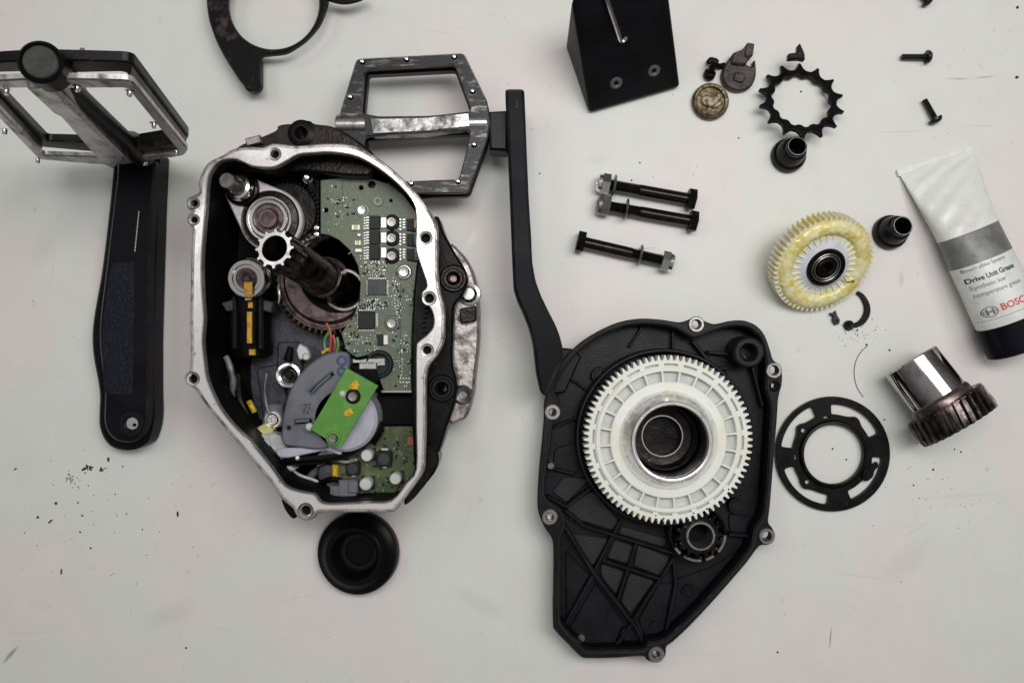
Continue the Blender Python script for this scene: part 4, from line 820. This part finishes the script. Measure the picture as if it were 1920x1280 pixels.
# ================================================================== bolts
def bolt(h, w_, n_, label, nutm='chrome'):
    t = thing('hex_bolt', label, 'bolt', (h[0]+n_[0])/2, (h[1]+n_[1])/2, 'black hex bolts with lock nuts')
    z = 20; a, b = U(*h, z), U(*n_, z); d = (b-a).normalized(); T = axis(a-d*7, d, (0, 0, 1)); L_ = (b-a).length
    hx = lambda r: [(r*cos(i*pi/3), r*sin(i*pi/3)) for i in range(6)]
    bm = N(); prism(bm, hx(20.5), 0, 14, (), 0, T); hd = emit('head', bm, M_['blackst'], t, smooth=20)
    bm = N(); lathe(bm, [(0, 10), (10.6, 10), (10.6, L_*.62), (10.0, L_*.63)]+[(10.4 if k % 2 else 9.4, L_*.63+k*1.6) for k in range(int((L_*.37+8)/1.6))]+[(8.5, L_+10), (0, L_+10)], T, 28); emit('shank', bm, M_['boltblack'], t)
    wd = (U(*w_, z)-a).length+6
    bm = N(); lathe(bm, [(10.9, wd-2), (10.9, wd+2), (19, wd+2), (20.5, wd), (19, wd-2)], T @ Matrix.Translation((0, 0, 0)), 32, close=True); emit('washer', bm, M_['grey'], t)
    bm = N(); prism(bm, hx(20), L_-6, L_+10, (), 2, T); lathe(bm, [(9, L_+10), (9.5, L_+17), (13, L_+18), (16.5, L_+15), (18, L_+9)], T, 32); emit('nut', bm, M_[nutm], t, smooth=28)
bolt((1296,374), (1150,350), (1130,344), 'black hex bolt with shiny nut, washer close to the nut, uppermost of the three')
bolt((1299,415), (1173,393), (1130,385), 'black hex bolt with dull nut, middle of the three', 'grey')
bolt((1089,453), (1201,478), (1253,491), 'black hex bolt pointing the other way, head at left, lowest of the three')

def small_screw(p, q, label, r=5, rh=12):
    t = thing('small_screw', label, 'screw', (p[0]+q[0])/2, (p[1]+q[1])/2, 'small black screws at the right')
    a, b = U(*p, 8), U(*q, 11); d = (b-a).normalized(); T = axis(a, d); L_ = (b-a).length
    bm = N(); lathe(bm, [(0, 0), (r*.8, 0), (r, 2)]+[(r+(.5 if k % 2 else -.3), 2+k*1.5) for k in range(1, int((L_-10)/1.5))]+[(r, L_-7), (0, L_-7)], T, 16); emit('shank', bm, M_['ink2'], t)
    bm = N(); lathe(bm, [(0, L_-8), (rh, L_-8), (rh, L_-4), (rh*.75, L_), (rh*.35, L_+1.5), (rh*.3, L_-2), (0, L_-2)], T, 24); emit('head', bm, M_['ink2'], t)
small_screw((1690,107), (1745,107), 'small black screw pointing left, middle of the three at the right edge')
small_screw((1733,187), (1757,229), 'small black screw standing diagonally, lowest of the three at the right edge')
small_screw((1712,-22), (1744,5), 'small black screw cut off by the top edge of the picture')

# ================================================================== grimy bits, top centre
bc = thing('brass_disc', 'grimy round brass coloured disc with a moulded face', 'disc', 1329, 192)
T = axis(U(1330, 193, 0), (0, .02, 1)); bm = N(); lathe(bm, [(0, 9), (25, 9), (27, 12), (31, 13), (34, 10), (34.5, 4), (33, 0), (0, 0)], T, 48); emit('body', bm, M_['brass'], bc)
bm = N(); prism(bm, spl([(-14,-8),(0,-12),(12,-4),(20,8),(12,14),(2,6),(-8,10),(-18,4)], 3), 8.5, 15, (), 2, T); prism(bm, spl([(2,-14),(14,-12),(20,-2),(10,-4)], 3), 8.5, 18, (), 2, T); emit('raised_face', bm, M_['brassl'], bc)
bd_ = thing('broken_cap', 'dark brown greasy broken round cap with a square tab on top', 'cap', 1382, 135)
T = at(1381, 144, 0)
bm = N(); prism(bm, spl([(-31,2),(-28,-16),(-14,-28),(4,-31),(22,-24),(31,-6),(32,14),(29,26),(24,14),(12,20),(4,30),(-12,34),(-22,22)], 4), 0, 16, (), 3, T); emit('body', bm, M_['rust'], bd_)
bm = N(); prism(bm, rpoly([(8,28),(22,28),(26,52),(12,54),(8,40)], 3), 2, 28, (), 2, T); prism(bm, rpoly([(-16,16),(12,14),(18,36),(8,44),(-14,36)], 5), 10, 24, (), 3, T); prism(bm, rpoly([(-12,-14),(8,-18),(12,0),(-8,4)], 5), 14, 19, (), 2, T); emit('tab', bm, M_['rust'], bd_)
ts = thing('dirty_screw', 'short dark greasy screw left of the broken brown cap', 'screw', 1332, 130)
T = axis(U(1328, 146, 2), (.1, .5, .7)); bm = N(); lathe(bm, [(0, 0), (9, 0), (11, 3), (11, 12), (8, 14), (6, 14), (6, 30), (8, 32), (8, 38), (0, 38)], T, 20); emit('body', bm, M_['blackst'], ts)
tb = thing('dirty_spring_pin', 'dark bent pin tucked between the dirty screw and the broken cap', 'pin', 1342, 120)
bm = N(); tube(bm, [U(1328,118,8), U(1334,112,16), U(1338,122,14), U(1350,124,8), U(1360,122,8)], 5); emit('body', bm, M_['blackst'], tb)

# ================================================================== snap ring
sn = thing('snap_ring', 'open black snap ring with an eyelet end below the greased gear', 'ring', 1600, 583)
bm = N(); cpt = [(1608,548),(1618,556),(1626,572),(1626,588),(1618,602),(1606,609),(1592,609)]
P_ = splo([U(x, y, 6) for x, y in cpt], 6); o_, i_ = [], []
for k, p in enumerate(P_):
    dd = (P_[min(k+1, len(P_)-1)]-P_[max(k-1, 0)]).normalized(); nn = Vector((-dd.y, dd.x, 0)); q = k/(len(P_)-1); hw = 3.2+2.6*sin(pi*q)**1
    o_.append((p+nn*hw)[:2]); i_.append((p-nn*hw)[:2])
prism(bm, o_+i_[::-1], 1.5, 6, (), 1); emit('arc', bm, M_['blackst'], sn)
bm = N(); lathe(bm, [(3, 1), (3, 6.4), (4.5, 7.2), (8.5, 7.2), (9.5, 6), (9.5, 1)], at(1590, 610, 0), 20, close=True); emit('eyelet', bm, M_['blackst'], sn)
bt_ = thing('metal_chip', 'tiny dark crooked metal chip just under the greased gear', 'chip', 1563, 596)
bm = N(); prism(bm, rpoly([(-8,10),(-2,8),(2,14),(4,6),(10,-4),(8,-12),(0,-12),(-4,-4),(-2,3),(-8,5)], 1.5, 2), 0, 9, [circ(3,-6,2.2,8)], 1, at(1562, 596, 0)); emit('body', bm, M_['rust'], bt_)

# ================================================================== left crank arm with pedal standing up
lc = thing('crank_arm_with_pedal', 'black crank arm with leathery grain at left, its worn platform pedal standing upright', 'crank', 240, 560, 'crank arms with pedals')
bo_ = spl([(214,292),(210,321),(206,365),(201,410),(194,470),(187,520),(178,570),(172,610),(171,645),(175,680),(181,710),(185,742),(184,770),(184,795),(188,812),(196,827),(208,838),(228,844),(250,843),(272,832),(280,818),(286,796),(288,770),(287,735),(287,690),(287,640),(289,560),(292,460),(295,370),(298,300),(292,286),(240,284)], 3)
tp_ = spl([(222,300),(218,330),(212,380),(205,440),(199,490),(193,540),(187,590),(185,640),(190,690),(195,740),(194,790),(204,815),(222,828),(245,830),(262,822),(274,800),(278,770),(278,700),(279,600),(281,500),(285,400),(290,320),(286,298),(250,292)], 3)
def oval(c, dz): return c
hole = [(236,798),(240,786),(254,782),(256,790),(248,803),(238,807)]
bm = N(); iprism(bm, bo_, 6, 48, (), 5, zi=48); emit('arm', bm, M_['crank'], lc)
bm = N(); iprism(bm, tp_, 44, 66, [circ(246,794,12,20)], 4, ce=1); af = emit('arm_face', bm, [M_['crank'], M_['bedge']], lc)
bm = N(); iprism(bm, rpoly([(209,493),(252,490),(251,600),(249,740),(196,738),(193,700),(191,640),(194,590)], 5), 64, 66.5, (), .4); emit('grained_panel', bm, M_['leather'], lc)
bm = N()
for i in range(15):
    x, y = 260.5-i*.52, 398+i*5.1; box(bm, at(x, y, 65.8, R(6)), 1.8, 3.6, .6, .1)
emit('printed_line', bm, M_['logo'], lc)
bm = N(); T = Matrix.Translation(Vector((U(246, 794, 66).x, U(246, 794, 66).y, 0))); lathe(bm, [(12.5, 30), (12.5, 66.5), (14, 68), (22, 68), (24, 66)], T, 32); emit('axle_boss', bm, M_['black'], lc)
bm = N(); prism(bm, circ(0,0,12.3,8), 55, 62, [circ(4,-3,3,6)], 1, T); emit('added_hole_disc', bm, M_['steel'], lc)  # added bright disc in place of the worktop showing through the hole
YF = 312.0
PM = Matrix(((1, 0, 0, 0), (0, 0, -1, 0), (0, 1, 0, 0), (0, 0, 0, 1)))
def F(x, y, yy=YF): t = yy/(640-y); return ((x-960)*t, H*(1-t))
fo = rpoly([F(*p) for p in [(-66,156),(75,148),(247,152),(353,281),(346,292),(215,311),(72,299)]], 12)
fh = [rpoly([F(*p) for p in q], 8) for q in ([(-40,167),(62,165),(120,220),(190,295),(82,292)], [(126,166),(237,165),(336,286),(228,297),(166,222)])]
fhb = [rpoly([F(*p) for p in q], 8) for q in ([(-36,170),(60,168),(116,222),(180,292),(90,290)], [(134,170),(234,168),(326,280),(236,294),(168,224)])]
bm = N(); prism(bm, fo, -YF-8, -YF, fh, 2, PM, 0, False, 1); ped = emit('pedal_frame', bm, [M_['vsilver'], M_['edge']], lc)
bm = N(); prism(bm, off(ccw(fo), -1.5), -YF-35, -YF-22, fhb, 2, PM, 0, False, 1); emit('pedal_back_frame', bm, [M_['pedblack'], M_['pedge']], lc)
for q in ([(247,154),(352,281),(341,281),(240,162)], [(-66,158),(72,299),(82,291),(-44,164)], [(235,309),(345,290),(335,276),(238,285)]):
    bm = N(); prism(bm, off(ccw([F(*p) for p in q]), 2), -YF-24, -YF-6, (), 0, PM); emit('pedal_side_wall', bm, M_['pedwall'], lc)
A = Vector(((75-960)*.620, (640-116)*.620, H*(1-.620))); B = Vector(((262-960)*.937, 329, 80))
dd = (B-A); T = axis(A, dd); L_ = dd.length
bm = N(); lathe(bm, [(0, 4), (19, 4), (20, 2), (22, -1), (25, 2), (25, 36), (22, 44), (14, 54), (13, L_*.75), (22, L_*.82), (22, L_-10), (12, L_-8), (12, L_+20)], T, 48); emit('pedal_axle_tube', bm, M_['pedblack'], lc)
bm = N(); lathe(bm, [(0, 0.5), (18, 0.5), (19.5, 2), (19.5, 5)], T, 48); emit('end_cap', bm, M_['capface'], lc)
bm = N(); prism(bm, rpoly([F(*p) for p in [(50,152),(94,146),(132,186),(235,288),(215,308),(190,298),(110,206),(96,200)]], 8), -YF-6, -YF+9, (), 4, PM, 0, False, 1); emit('pedal_spine', bm, [M_['vsilver'], M_['edge']], lc)
bm = N(); prism(bm, rpoly([F(*p) for p in [(50,150),(94,146),(110,160),(126,184),(92,190)]], 5), -YF-6, -YF+11, (), 2, PM); emit('spine_shoulder', bm, M_['vsilver'], lc)
bm = N(); lathe(bm, [(0, 8), (2.6, 7.4), (3.4, 6), (3.4, 0), (5, 0), (6.5, -.4)], I4, 14); pin = proto(bm, M_['chrome'], name='grip_pin')
for x, y in ((145,161),(243,170),(289,231),(331,283),(12,167),(9,243),(71,298),(272,303)):
    p = F(x, y); place('grip_pin', pin, lc, axis((p[0], YF, p[1]), (0, -1, 0)))
for x, y in ((155,120),(345,245)):
    p = F(x, y+34, YF); place('grip_pin', pin, lc, axis((p[0], YF+33, p[1]), (0, 1, 0)))

# ================================================================== right crank arm with flat pedal
rc = thing('crank_arm_with_pedal', 'smooth black crank arm seen edge on with silver platform pedal, tucked under the gearbox cover', 'crank', 970, 420, 'crank arms with pedals')
ao = rpoly([(947,166),(983,166),(985,210),(988,290),(992,380),(996,440),(998,490),(1004,525),(1014,553),(1028,582),(1042,609),(1050,630),(1055,650),(1056,676),(1040,706),(1024,744),(1014,737),(1006,700),(1000,645),(992,614),(981,586),(970,562),(963,540),(960,478),(957,400),(953,300),(950,230)], 7)
aw = ccw(W2(ao, 128))
bm = N(); prism(bm, aw, 64, 128, (), 5, ce=1); emit('arm', bm, [M_['crank'], M_['bedge']], rc)
# the cranked lower end runs down under the cover
low = [(957,520),(1000,520),(1014,553),(1028,582),(1042,609),(1052,640),(1058,700),(1062,745),(1020,745),(1014,737),(1006,700),(1000,645),(992,614),(981,586),(966,556)]
bm = N(); iprism(bm, rpoly([(1038,650),(1076,654),(1090,668),(1060,735),(1024,742),(1012,730),(1004,680)], 4), 4, 40, (), 3); emit('arm_end', bm, M_['black'], rc)
bm = N(); iprism(bm, rpoly([(916,209),(952,207),(952,283),(918,281)], 3), 50, 100, (), 4); emit('spindle_block', bm, M_['black'], rc)
bm = N(); prism(bm, rpoly([(-2.5,-8),(2.5,-8),(2.5,8),(-2.5,8)], 1), 0, 1, (), .4, at(969, 196, 128)); emit('scratched_mark', bm, M_['pedblack'], rc)
zt = 100
fo = rpoly([(668,110),(870,99),(914,190),(919,225),(914,262),(878,362),(662,366),(636,250),(636,215)], 9)
f1 = rpoly([(684,130),(852,121),(882,202),(880,211),(800,217),(710,218),(677,212)], 6); f2 = rpoly([(684,256),(882,243),(874,285),(860,336),(700,342),(680,300)], 6)
bm = N(); iprism(bm, fo, zt-9, zt, [f1, f2], 2, ce=1); emit('pedal_frame', bm, [M_['worn'], M_['edge']], rc)
fw = ccw(W2(fo, zt)); h1, h2 = ccw(W2(f1, zt)), ccw(W2(f2, zt))
bm = N(); prism(bm, off(fw, -1), zt-46, zt-26, [off(h1, 1), off(h2, 1)], 2); emit('pedal_back_frame', bm, M_['pedblack'], rc)
bm = N(); prism(bm, off(fw, 3.5), zt-27, zt-8.5, [off(h1, -2.5), off(h2, -2.5)], 0); emit('pedal_side_wall', bm, M_['pedblack'], rc)
a_, b_ = U(632, 236, zt-14), U(928, 232, zt-14)
T = axis(a_, b_-a_); L_ = (b_-a_).length
bm = N(); lathe(bm, [(0, 0), (17, 0), (19, 2), (19, 52), (17, 54), (14, 54), (14, 60), (0, 60)], T, 40); emit('axle_housing', bm, M_['pedsilver2'], rc)
bm = N(); lathe(bm, [(0, L_-48), (14, L_-48), (16, L_-46), (16, L_-14), (10, L_-12), (10, L_+6), (0, L_+6)], T, 40); emit('spindle', bm, M_['pedsilver2'], rc)
bm = N(); iprism(bm, rpoly([(690,218),(720,219),(800,217),(882,208),(885,240),(800,249),(720,253),(696,254)], 4), zt-34, zt+2, (), 4); emit('pedal_spine', bm, M_['spine'], rc)
for x, y in ((680,117),(763,112),(852,108),(658,183),(886,172),(889,272),(859,341),(771,345),(655,290)):
    p = U(x, y, zt); place('grip_pin', pin, rc, Matrix.Translation(p))

# ================================================================== ring bracket at the top
rb = thing('ring_bracket', 'black ring shaped bracket with a pointed foot, cut off by the top edge', 'bracket', 500, 60)
ou = rpoly([(386,-40),(386,0),(390,35),(404,76),(422,110),(448,150),(459,163),(471,172),(484,171),(491,161),(487,150),(487,115),(489,104),(510,102),(537,99),(572,76),(599,46),(610,18),(614,2),(616,-10),(600,-60),(500,-110),(400,-70)], 14)
bm = N(); iprism(bm, ou, 34, 46, [circ(512,5,86,60,87)], 2.5, ce=1); emit('plate', bm, [M_['scuff'], M_['bedge']], rb)
bm = N(); iprism(bm, rpoly([(432,108),(486,106),(486,160),(474,170),(458,160)], 6), 10, 35, (), 2); emit('foot_block', bm, M_['black'], rb)
bm = N(); lathe(bm, [(0, 20), (10, 20), (12, 18), (12, 0), (0, 0)], at(477, 166, 22), 24); emit('foot_stud', bm, M_['black'], rb)
bm = N(); tube(bm, [U(606,-8,42), U(640,2,44), U(668,-2,44), U(690,-12,44)], 7); emit('side_tongue', bm, M_['black'], rb)

# ================================================================== black wedge block
wb = thing('wedge_block', 'black wedge shaped plastic block with two recessed screws at the top edge', 'block', 1160, 100)
g = [U(1103, 207, 0), U(1273, 160, 0), U(1229, 39, 0), U(1060, 86, 0)]
t_ = [U(1105, 213, 12), U(1275, 164, 12), U(1246, -40, 190), U(1071, -6, 190)]
t_[2] = U(1250, -48, 190)
bm = N(); v = [bm.verts.new(p) for p in g+t_]
for f in ((0,1,2,3),(4,5,6,7),(0,1,5,4),(1,2,6,5),(2,3,7,6),(3,0,4,7)): bm.faces.new([v[i] for i in f])
bmesh.ops.recalc_face_normals(bm, faces=bm.faces[:])
bmesh.ops.bevel(bm, geom=bm.edges[:], offset=7, segments=3, profile=.5, affect='EDGES'); emit('body', bm, M_['wedge'], wb)
nW = (t_[1]-t_[0]).cross(t_[3]-t_[0]).normalized()
def onface(x, y):      # point of the sloping face seen at image position x, y
    o = Vector((0, 0, H)); d = U(x, y, 0)-o; return o+d*((t_[0]-o).dot(nW)/d.dot(nW))
for x, y in ((1155, 155), (1226, 132)):
    T = axis(onface(x, y), nW); bm = N(); lathe(bm, [(4, -3), (4.5, 2), (7, 3.6), (11, 2.6), (13, -1)], T, 26, close=True); s_ = emit('recessed_screw', bm, M_['screwring'], wb)
    bm = N(); lathe(bm, [(0, .2), (4.4, .2)], T, 12); emit('drive_hole', bm, M_['deep'], s_)
T = axis(onface(1160, 62), nW)
bm = N(); lathe(bm, [(0, -2), (3, 5), (8, 5), (13, 2.5), (18, -1)], T, 20); emit('hook_seat', bm, M_['wedge'], wb)
hk = thing('steel_pick', 'thin bright steel pick with a hooked tip resting on the black wedge block', 'tool', 1150, 30)
q = lambda x, y, h: onface(x, y)+nW*h
bm = N(); tube(bm, [q(1118,-56,10), q(1135,-6,9), q(1150,38,8), q(1160,68,8)], 4.2, smooth=False); tube(bm, [q(1158,66,8), q(1163,74,8), q(1169,72,8), q(1171,64,9)], 3.2); emit('rod', bm, M_['chrome'], hk)

# ================================================================== grease tube
gt = thing('grease_tube', 'half used white grease tube with grey band, printed label and black screw cap', 'tube', 1820, 470)
Cs = [(1751,295), (1766,328), (1790,382), (1814,434), (1838,486), (1866,545), (1890,597)]
Wd = [146, 140, 126, 114, 115, 116, 117]; Ht = [4, 22, 52, 76, 88, 96, 98]
ac = [(.95,-.31), (.945,-.327), (.94,-.34), (.93,-.367), (.925,-.38), (.92,-.39), (.915,-.403)]
def lerp(a, b, t): return a+(b-a)*t
def sec(s):       # s along Cs indices
    s = max(0, min(len(Cs)-1.0001, s)); i = int(s); f = s-i
    cx_, cy_ = lerp(Cs[i][0], Cs[i+1][0], f), lerp(Cs[i][1], Cs[i+1][1], f)
    def cr_(A_):
        a, b, c, d = A_[max(i-1, 0)], A_[i], A_[i+1], A_[min(i+2, len(A_)-1)]
        return .5*(2*b+(c-a)*f+(2*a-5*b+4*c-d)*f*f+(3*b-a-3*c+d)*f**3)
    h = max(4, cr_(Ht)); wd = cr_(Wd); x_, y_ = lerp(ac[i][0], ac[i+1][0], f), lerp(ac[i][1], ac[i+1][1], f)
    c_ = U(cx_, cy_, h/2); c_.z = h/2+.3; k = (H-h/2)/H
    return c_, Vector((x_, -y_, 0)).normalized(), wd/2*k, h/2
def surf(s, u, up=0):   # u in -1..1 across, upper side
    c_, e1, a, b = sec(s); u = max(-.999, min(.999, u)); q = math.sqrt(1-u*u)
    return c_+e1*a*u+Vector((0, 0, b*q+up))
def seg_loft(s0, s1, n, name, m, cap0=False, cap1=False, dent=0, grow=0):
    bm = N(); lay = []
    for i in range(n+1):
        s = lerp(s0, s1, i/n); c_, e1, a, b = sec(s); L_ = []
        for j in range(48):
            th = 2*pi*j/48; ex = .82 if s > 2 else 1
            x_ = (a+grow)*math.copysign(abs(cos(th))**1, cos(th)); z_ = (b+grow)*math.copysign(abs(sin(th))**1, sin(th))
            dz = dent*(sin(s*5+3*cos(th))*.6+sin(s*11+7*cos(th)+1))*(1-abs(cos(th))**4) if sin(th) > 0 else 0
            L_.append(bm.verts.new(c_+e1*x_+Vector((0, 0, max(-c_.z+.2, z_+dz*min(1, s)*max(0, 1-max(0, s-2)/2))))))
        lay.append(L_)
    for a_, b_ in zip(lay, lay[1:]):
        for j in range(48): bm.faces.new((a_[j-1], a_[j], b_[j], b_[j-1]))
    if cap0: bm.faces.new(lay[0])
    if cap1: bm.faces.new(lay[-1])
    return emit(name, bm, m, gt, smooth=60)
seg_loft(0, 3, 30, 'tube_body', M_['tubew'], True, False, 2.2)
seg_loft(3, 4, 10, 'grey_band', M_['tubeg'], dent=.5)
lab = seg_loft(4, 6, 16, 'label', M_['tubel'], False, True)
bm = N(); a0, b0 = U(1681,320,5), U(1821,272,5); e1 = (b0-a0).normalized(); e2 = Vector((e1.y, -e1.x, 0))
prism(bm, [(0,0),((b0-a0).length,0),((b0-a0).length,-12),(0,-12)], -3, 1.8, (), 1, Matrix(((e1.x, -e2.x, 0, a0.x), (e1.y, -e2.y, 0, a0.y), (0, 0, 1, 5), (0, 0, 0, 1)))); seal = emit('crimped_seal', bm, M_['tubew'], gt)
bm = N()
for k in (3.5, 6.5, 9.5): prism(bm, [(2,-k),((b0-a0).length-2,-k),((b0-a0).length-2,-k-1),(2,-k-1)], 1.6, 2.6, (), .3, Matrix(((e1.x, -e2.x, 0, a0.x), (e1.y, -e2.y, 0, a0.y), (0, 0, 1, 5), (0, 0, 0, 1))))
emit('crimp_ridge', bm, M_['tubew'], seal)
c0, e1, a, b = sec(6); c1 = U(1915, 652, 50); c1.z = 49
bm = N(); lay = []
for i, (t, g) in enumerate(((0, 1.5), (.03, 3), (.5, 2.5), (.96, 1.5), (1, -2), (1, -20))):
    c_ = c0.lerp(c1, t); lay.append([bm.verts.new(c_+e1*((a+g)*cos(2*pi*j/64))+Vector((0, 0, max(-c_.z+.1, (b+g)*sin(2*pi*j/64))))) for j in range(64)])
for a_, b_ in zip(lay, lay[1:]):
    for j in range(64): bm.faces.new((a_[j-1], a_[j], b_[j], b_[j-1]))
bm.faces.new(lay[0]); bm.faces.new(lay[-1]); emit('screw_cap', bm, M_['capblack'], gt, smooth=40)
# print on the label
E1 = Vector((.955, -.30)); E2 = (Vector(Cs[6])-Vector(Cs[4])).normalized()
def inv(p):
    d_ = Vector((960+(p[0]-960)*.987, 640+(p[1]-640)*.987))-Vector(Cs[4]); det = E1.x*E2.y-E1.y*E2.x
    return (d_.x*E2.y-d_.y*E2.x)/det, (E1.x*d_.y-E1.y*d_.x)/det
segl = (Vector(Cs[6])-Vector(Cs[4])).length/2
def onlab(sx_, l_, up=.5):
    s = 4+l_/segl; a = sec(s)[2]*H/(H-70); th = sx_/a
    # horizontal image distance to the surface: direct, as the print is read from above
    p = surf(s, th, up); e_ = sec(s)[1]; return p
def text(body, p, size, m, name, bold=0, sxk=1.0):
    cu = bpy.data.curves.new(name, 'FONT'); cu.body = body; cu.size = size; cu.offset = bold; cu.resolution_u = 3
    ob = bpy.data.objects.new(name, cu); C.objects.link(ob); bpy.context.view_layer.update()
    me = bpy.data.meshes.new_from_object(ob); bpy.data.objects.remove(ob); bm = N(); bm.from_mesh(me); bpy.data.meshes.remove(me)
    bmesh.ops.triangulate(bm, faces=bm.faces[:])
    s0, l0 = inv(p)
    for v in bm.verts:
        l_ = l0-v.co.y+v.co.x*sxk*.0; v.co = onlab(s0+v.co.x*sxk, l_, .45)
    bmesh.ops.recalc_face_normals(bm, faces=bm.faces[:])
    o = emit(name, bm, M_[m], lab, smooth=0, keep=True)
text('Bosch eBike Systems', (1800,509), 9.2, 'inkg', 'printed_text', .05, .93)
text('Drive Unit Grease', (1808,527.5), 12.4, 'ink', 'printed_text', .28, .88)
text('Synthetic low', (1815,539.5), 11.2, 'inkg', 'printed_text', .02, .88)
text('temperature grease', (1821,552), 11.2, 'inkg', 'printed_text', .02, .88)
text('BOSCH', (1861,578.5), 19, 'inkr', 'printed_text', .3, .92)
bm = N(); s0, l0 = inv((1845, 579))
def flat(bm, pts): 
    f = bm.faces.new([bm.verts.new(onlab(s0+x, l0-y, .45)) for x, y in pts])
for i in range(28):
    a1, a2 = 2*pi*i/28, 2*pi*(i+1)/28; flat(bm, [(11*cos(a1), 11*sin(a1)), (11*cos(a2), 11*sin(a2)), (9.3*cos(a2), 9.3*sin(a2)), (9.3*cos(a1), 9.3*sin(a1))])
for s_ in (-1, 1):
    flat(bm, [(s_*2.4,-7),(s_*5.6,-6),(s_*5.6,6),(s_*2.4,7)])
    flat(bm, [(s_*7,-4),(s_*8.4,-2),(s_*8.4,2),(s_*7,4)])
flat(bm, [(-2.4,-1.6),(2.4,-1.6),(2.4,1.6),(-2.4,1.6)])
emit('round_emblem', bm, M_['inkg'], lab, smooth=0)
bm = N(); s0, l0 = inv((1836, 599))
for k in range(30):
    flat(bm, [(k*3,0),(k*3+2.2,0),(k*3+2.2,1.1),(k*3,1.1)])
emit('printed_line', bm, M_['inkg'], lab, smooth=0)

# ================================================================== crumbs and a hair on the worktop
bm = N(); rnd = random.Random(11)
def crumb(x, y, r, ln=1, a=0):
    M = at(x, y, r*.4, a) @ Matrix.Diagonal((ln, 1, .7, 1))
    g = bmesh.ops.create_icosphere(bm, subdivisions=1, radius=r, matrix=M)
    for v in g['verts']: v.co += Vector((rnd.uniform(-.2, .2)*r for _ in range(3)))
for cx_, cy_, n_, sp_r in ((164,877,26,9), (191,880,12,5), (135,898,20,10), (150,905,8,14)):
    for _ in range(n_): crumb(rnd.gauss(cx_, sp_r*.6), rnd.gauss(cy_, sp_r*.5), rnd.uniform(.7, 2.0 if sp_r < 10 else 1.1), rnd.uniform(1, 2), rnd.uniform(0, 3))
for x, y, r, l, a in ((105,943,3,1,0),(203,861,2.2,2.4,1.5),(71,969,2.4,1,0),(94,977,1.8,3.4,.7),(115,1071,1.7,3.8,1.5),(333,963,2,3.2,1.6),(29,879,1.4,3,.4),(154,966,1.8,1.4,0),(150,997,2,1,0),(170,1027,2,1,0),(216,926,1.5,1,0),(230,874,1.6,1,0),(237,963,1.5,1,0),(349,1214,2,1.2,0),(267,992,1.4,1,0),(146,942,1.2,2.6,.8),(1502,172,2,1,0),(1385,259,1.6,1,0),(1200,305,1.8,1,1),(1184,338,1.4,2,1),(1012,325,1.6,1,0),(1908,14,2.8,1,0),(1907,145,2.8,1.3,0),(1561,841,2,1,0),(1587,861,2,1,0),(1658,786,1.8,1,0),(1750,880,2.4,1,0),(1802,847,1.8,1,0),(1713,909,1.6,1,0),(1790,842,1.6,1,0),(1458,1222,2,1,0),(1668,656,2,1,0),(1625,646,1.8,1.5,0)):
    crumb(x, y, r, l, a)
for _ in range(46): crumb(rnd.gauss(1604, 22), rnd.gauss(622, 10), rnd.uniform(.5, 1.2), rnd.uniform(1, 2), rnd.uniform(0, 3))
for _ in range(60): crumb(rnd.gauss(190, 90), rnd.gauss(990, 70), rnd.uniform(.35, .9), rnd.uniform(1, 2), rnd.uniform(0, 3))
for _ in range(70): crumb(rnd.uniform(0, 1920), rnd.uniform(0, 1280), rnd.uniform(.35, .8), rnd.uniform(1, 2), rnd.uniform(0, 3))
for _ in range(40): crumb(rnd.gauss(1740, 60), rnd.gauss(900, 60), rnd.uniform(.4, .9), 1.3, rnd.uniform(0, 3))
emit('dirt_crumbs', bm, M_['dirt'], kind='stuff', label='dark crumbs and specks scattered over the worktop', smooth=0)
bm = N(); tube(bm, [U(x, y, 1.2) for x, y in ((1626,648),(1611,664),(1603,684),(1602,706),(1608,728),(1619,744))], .7)
hr = emit('stray_hair', bm, M_['hair'], label='fine curved hair lying between the slotted disc and the steel sleeve', cat='hair', origin=U(1610, 700, 0))
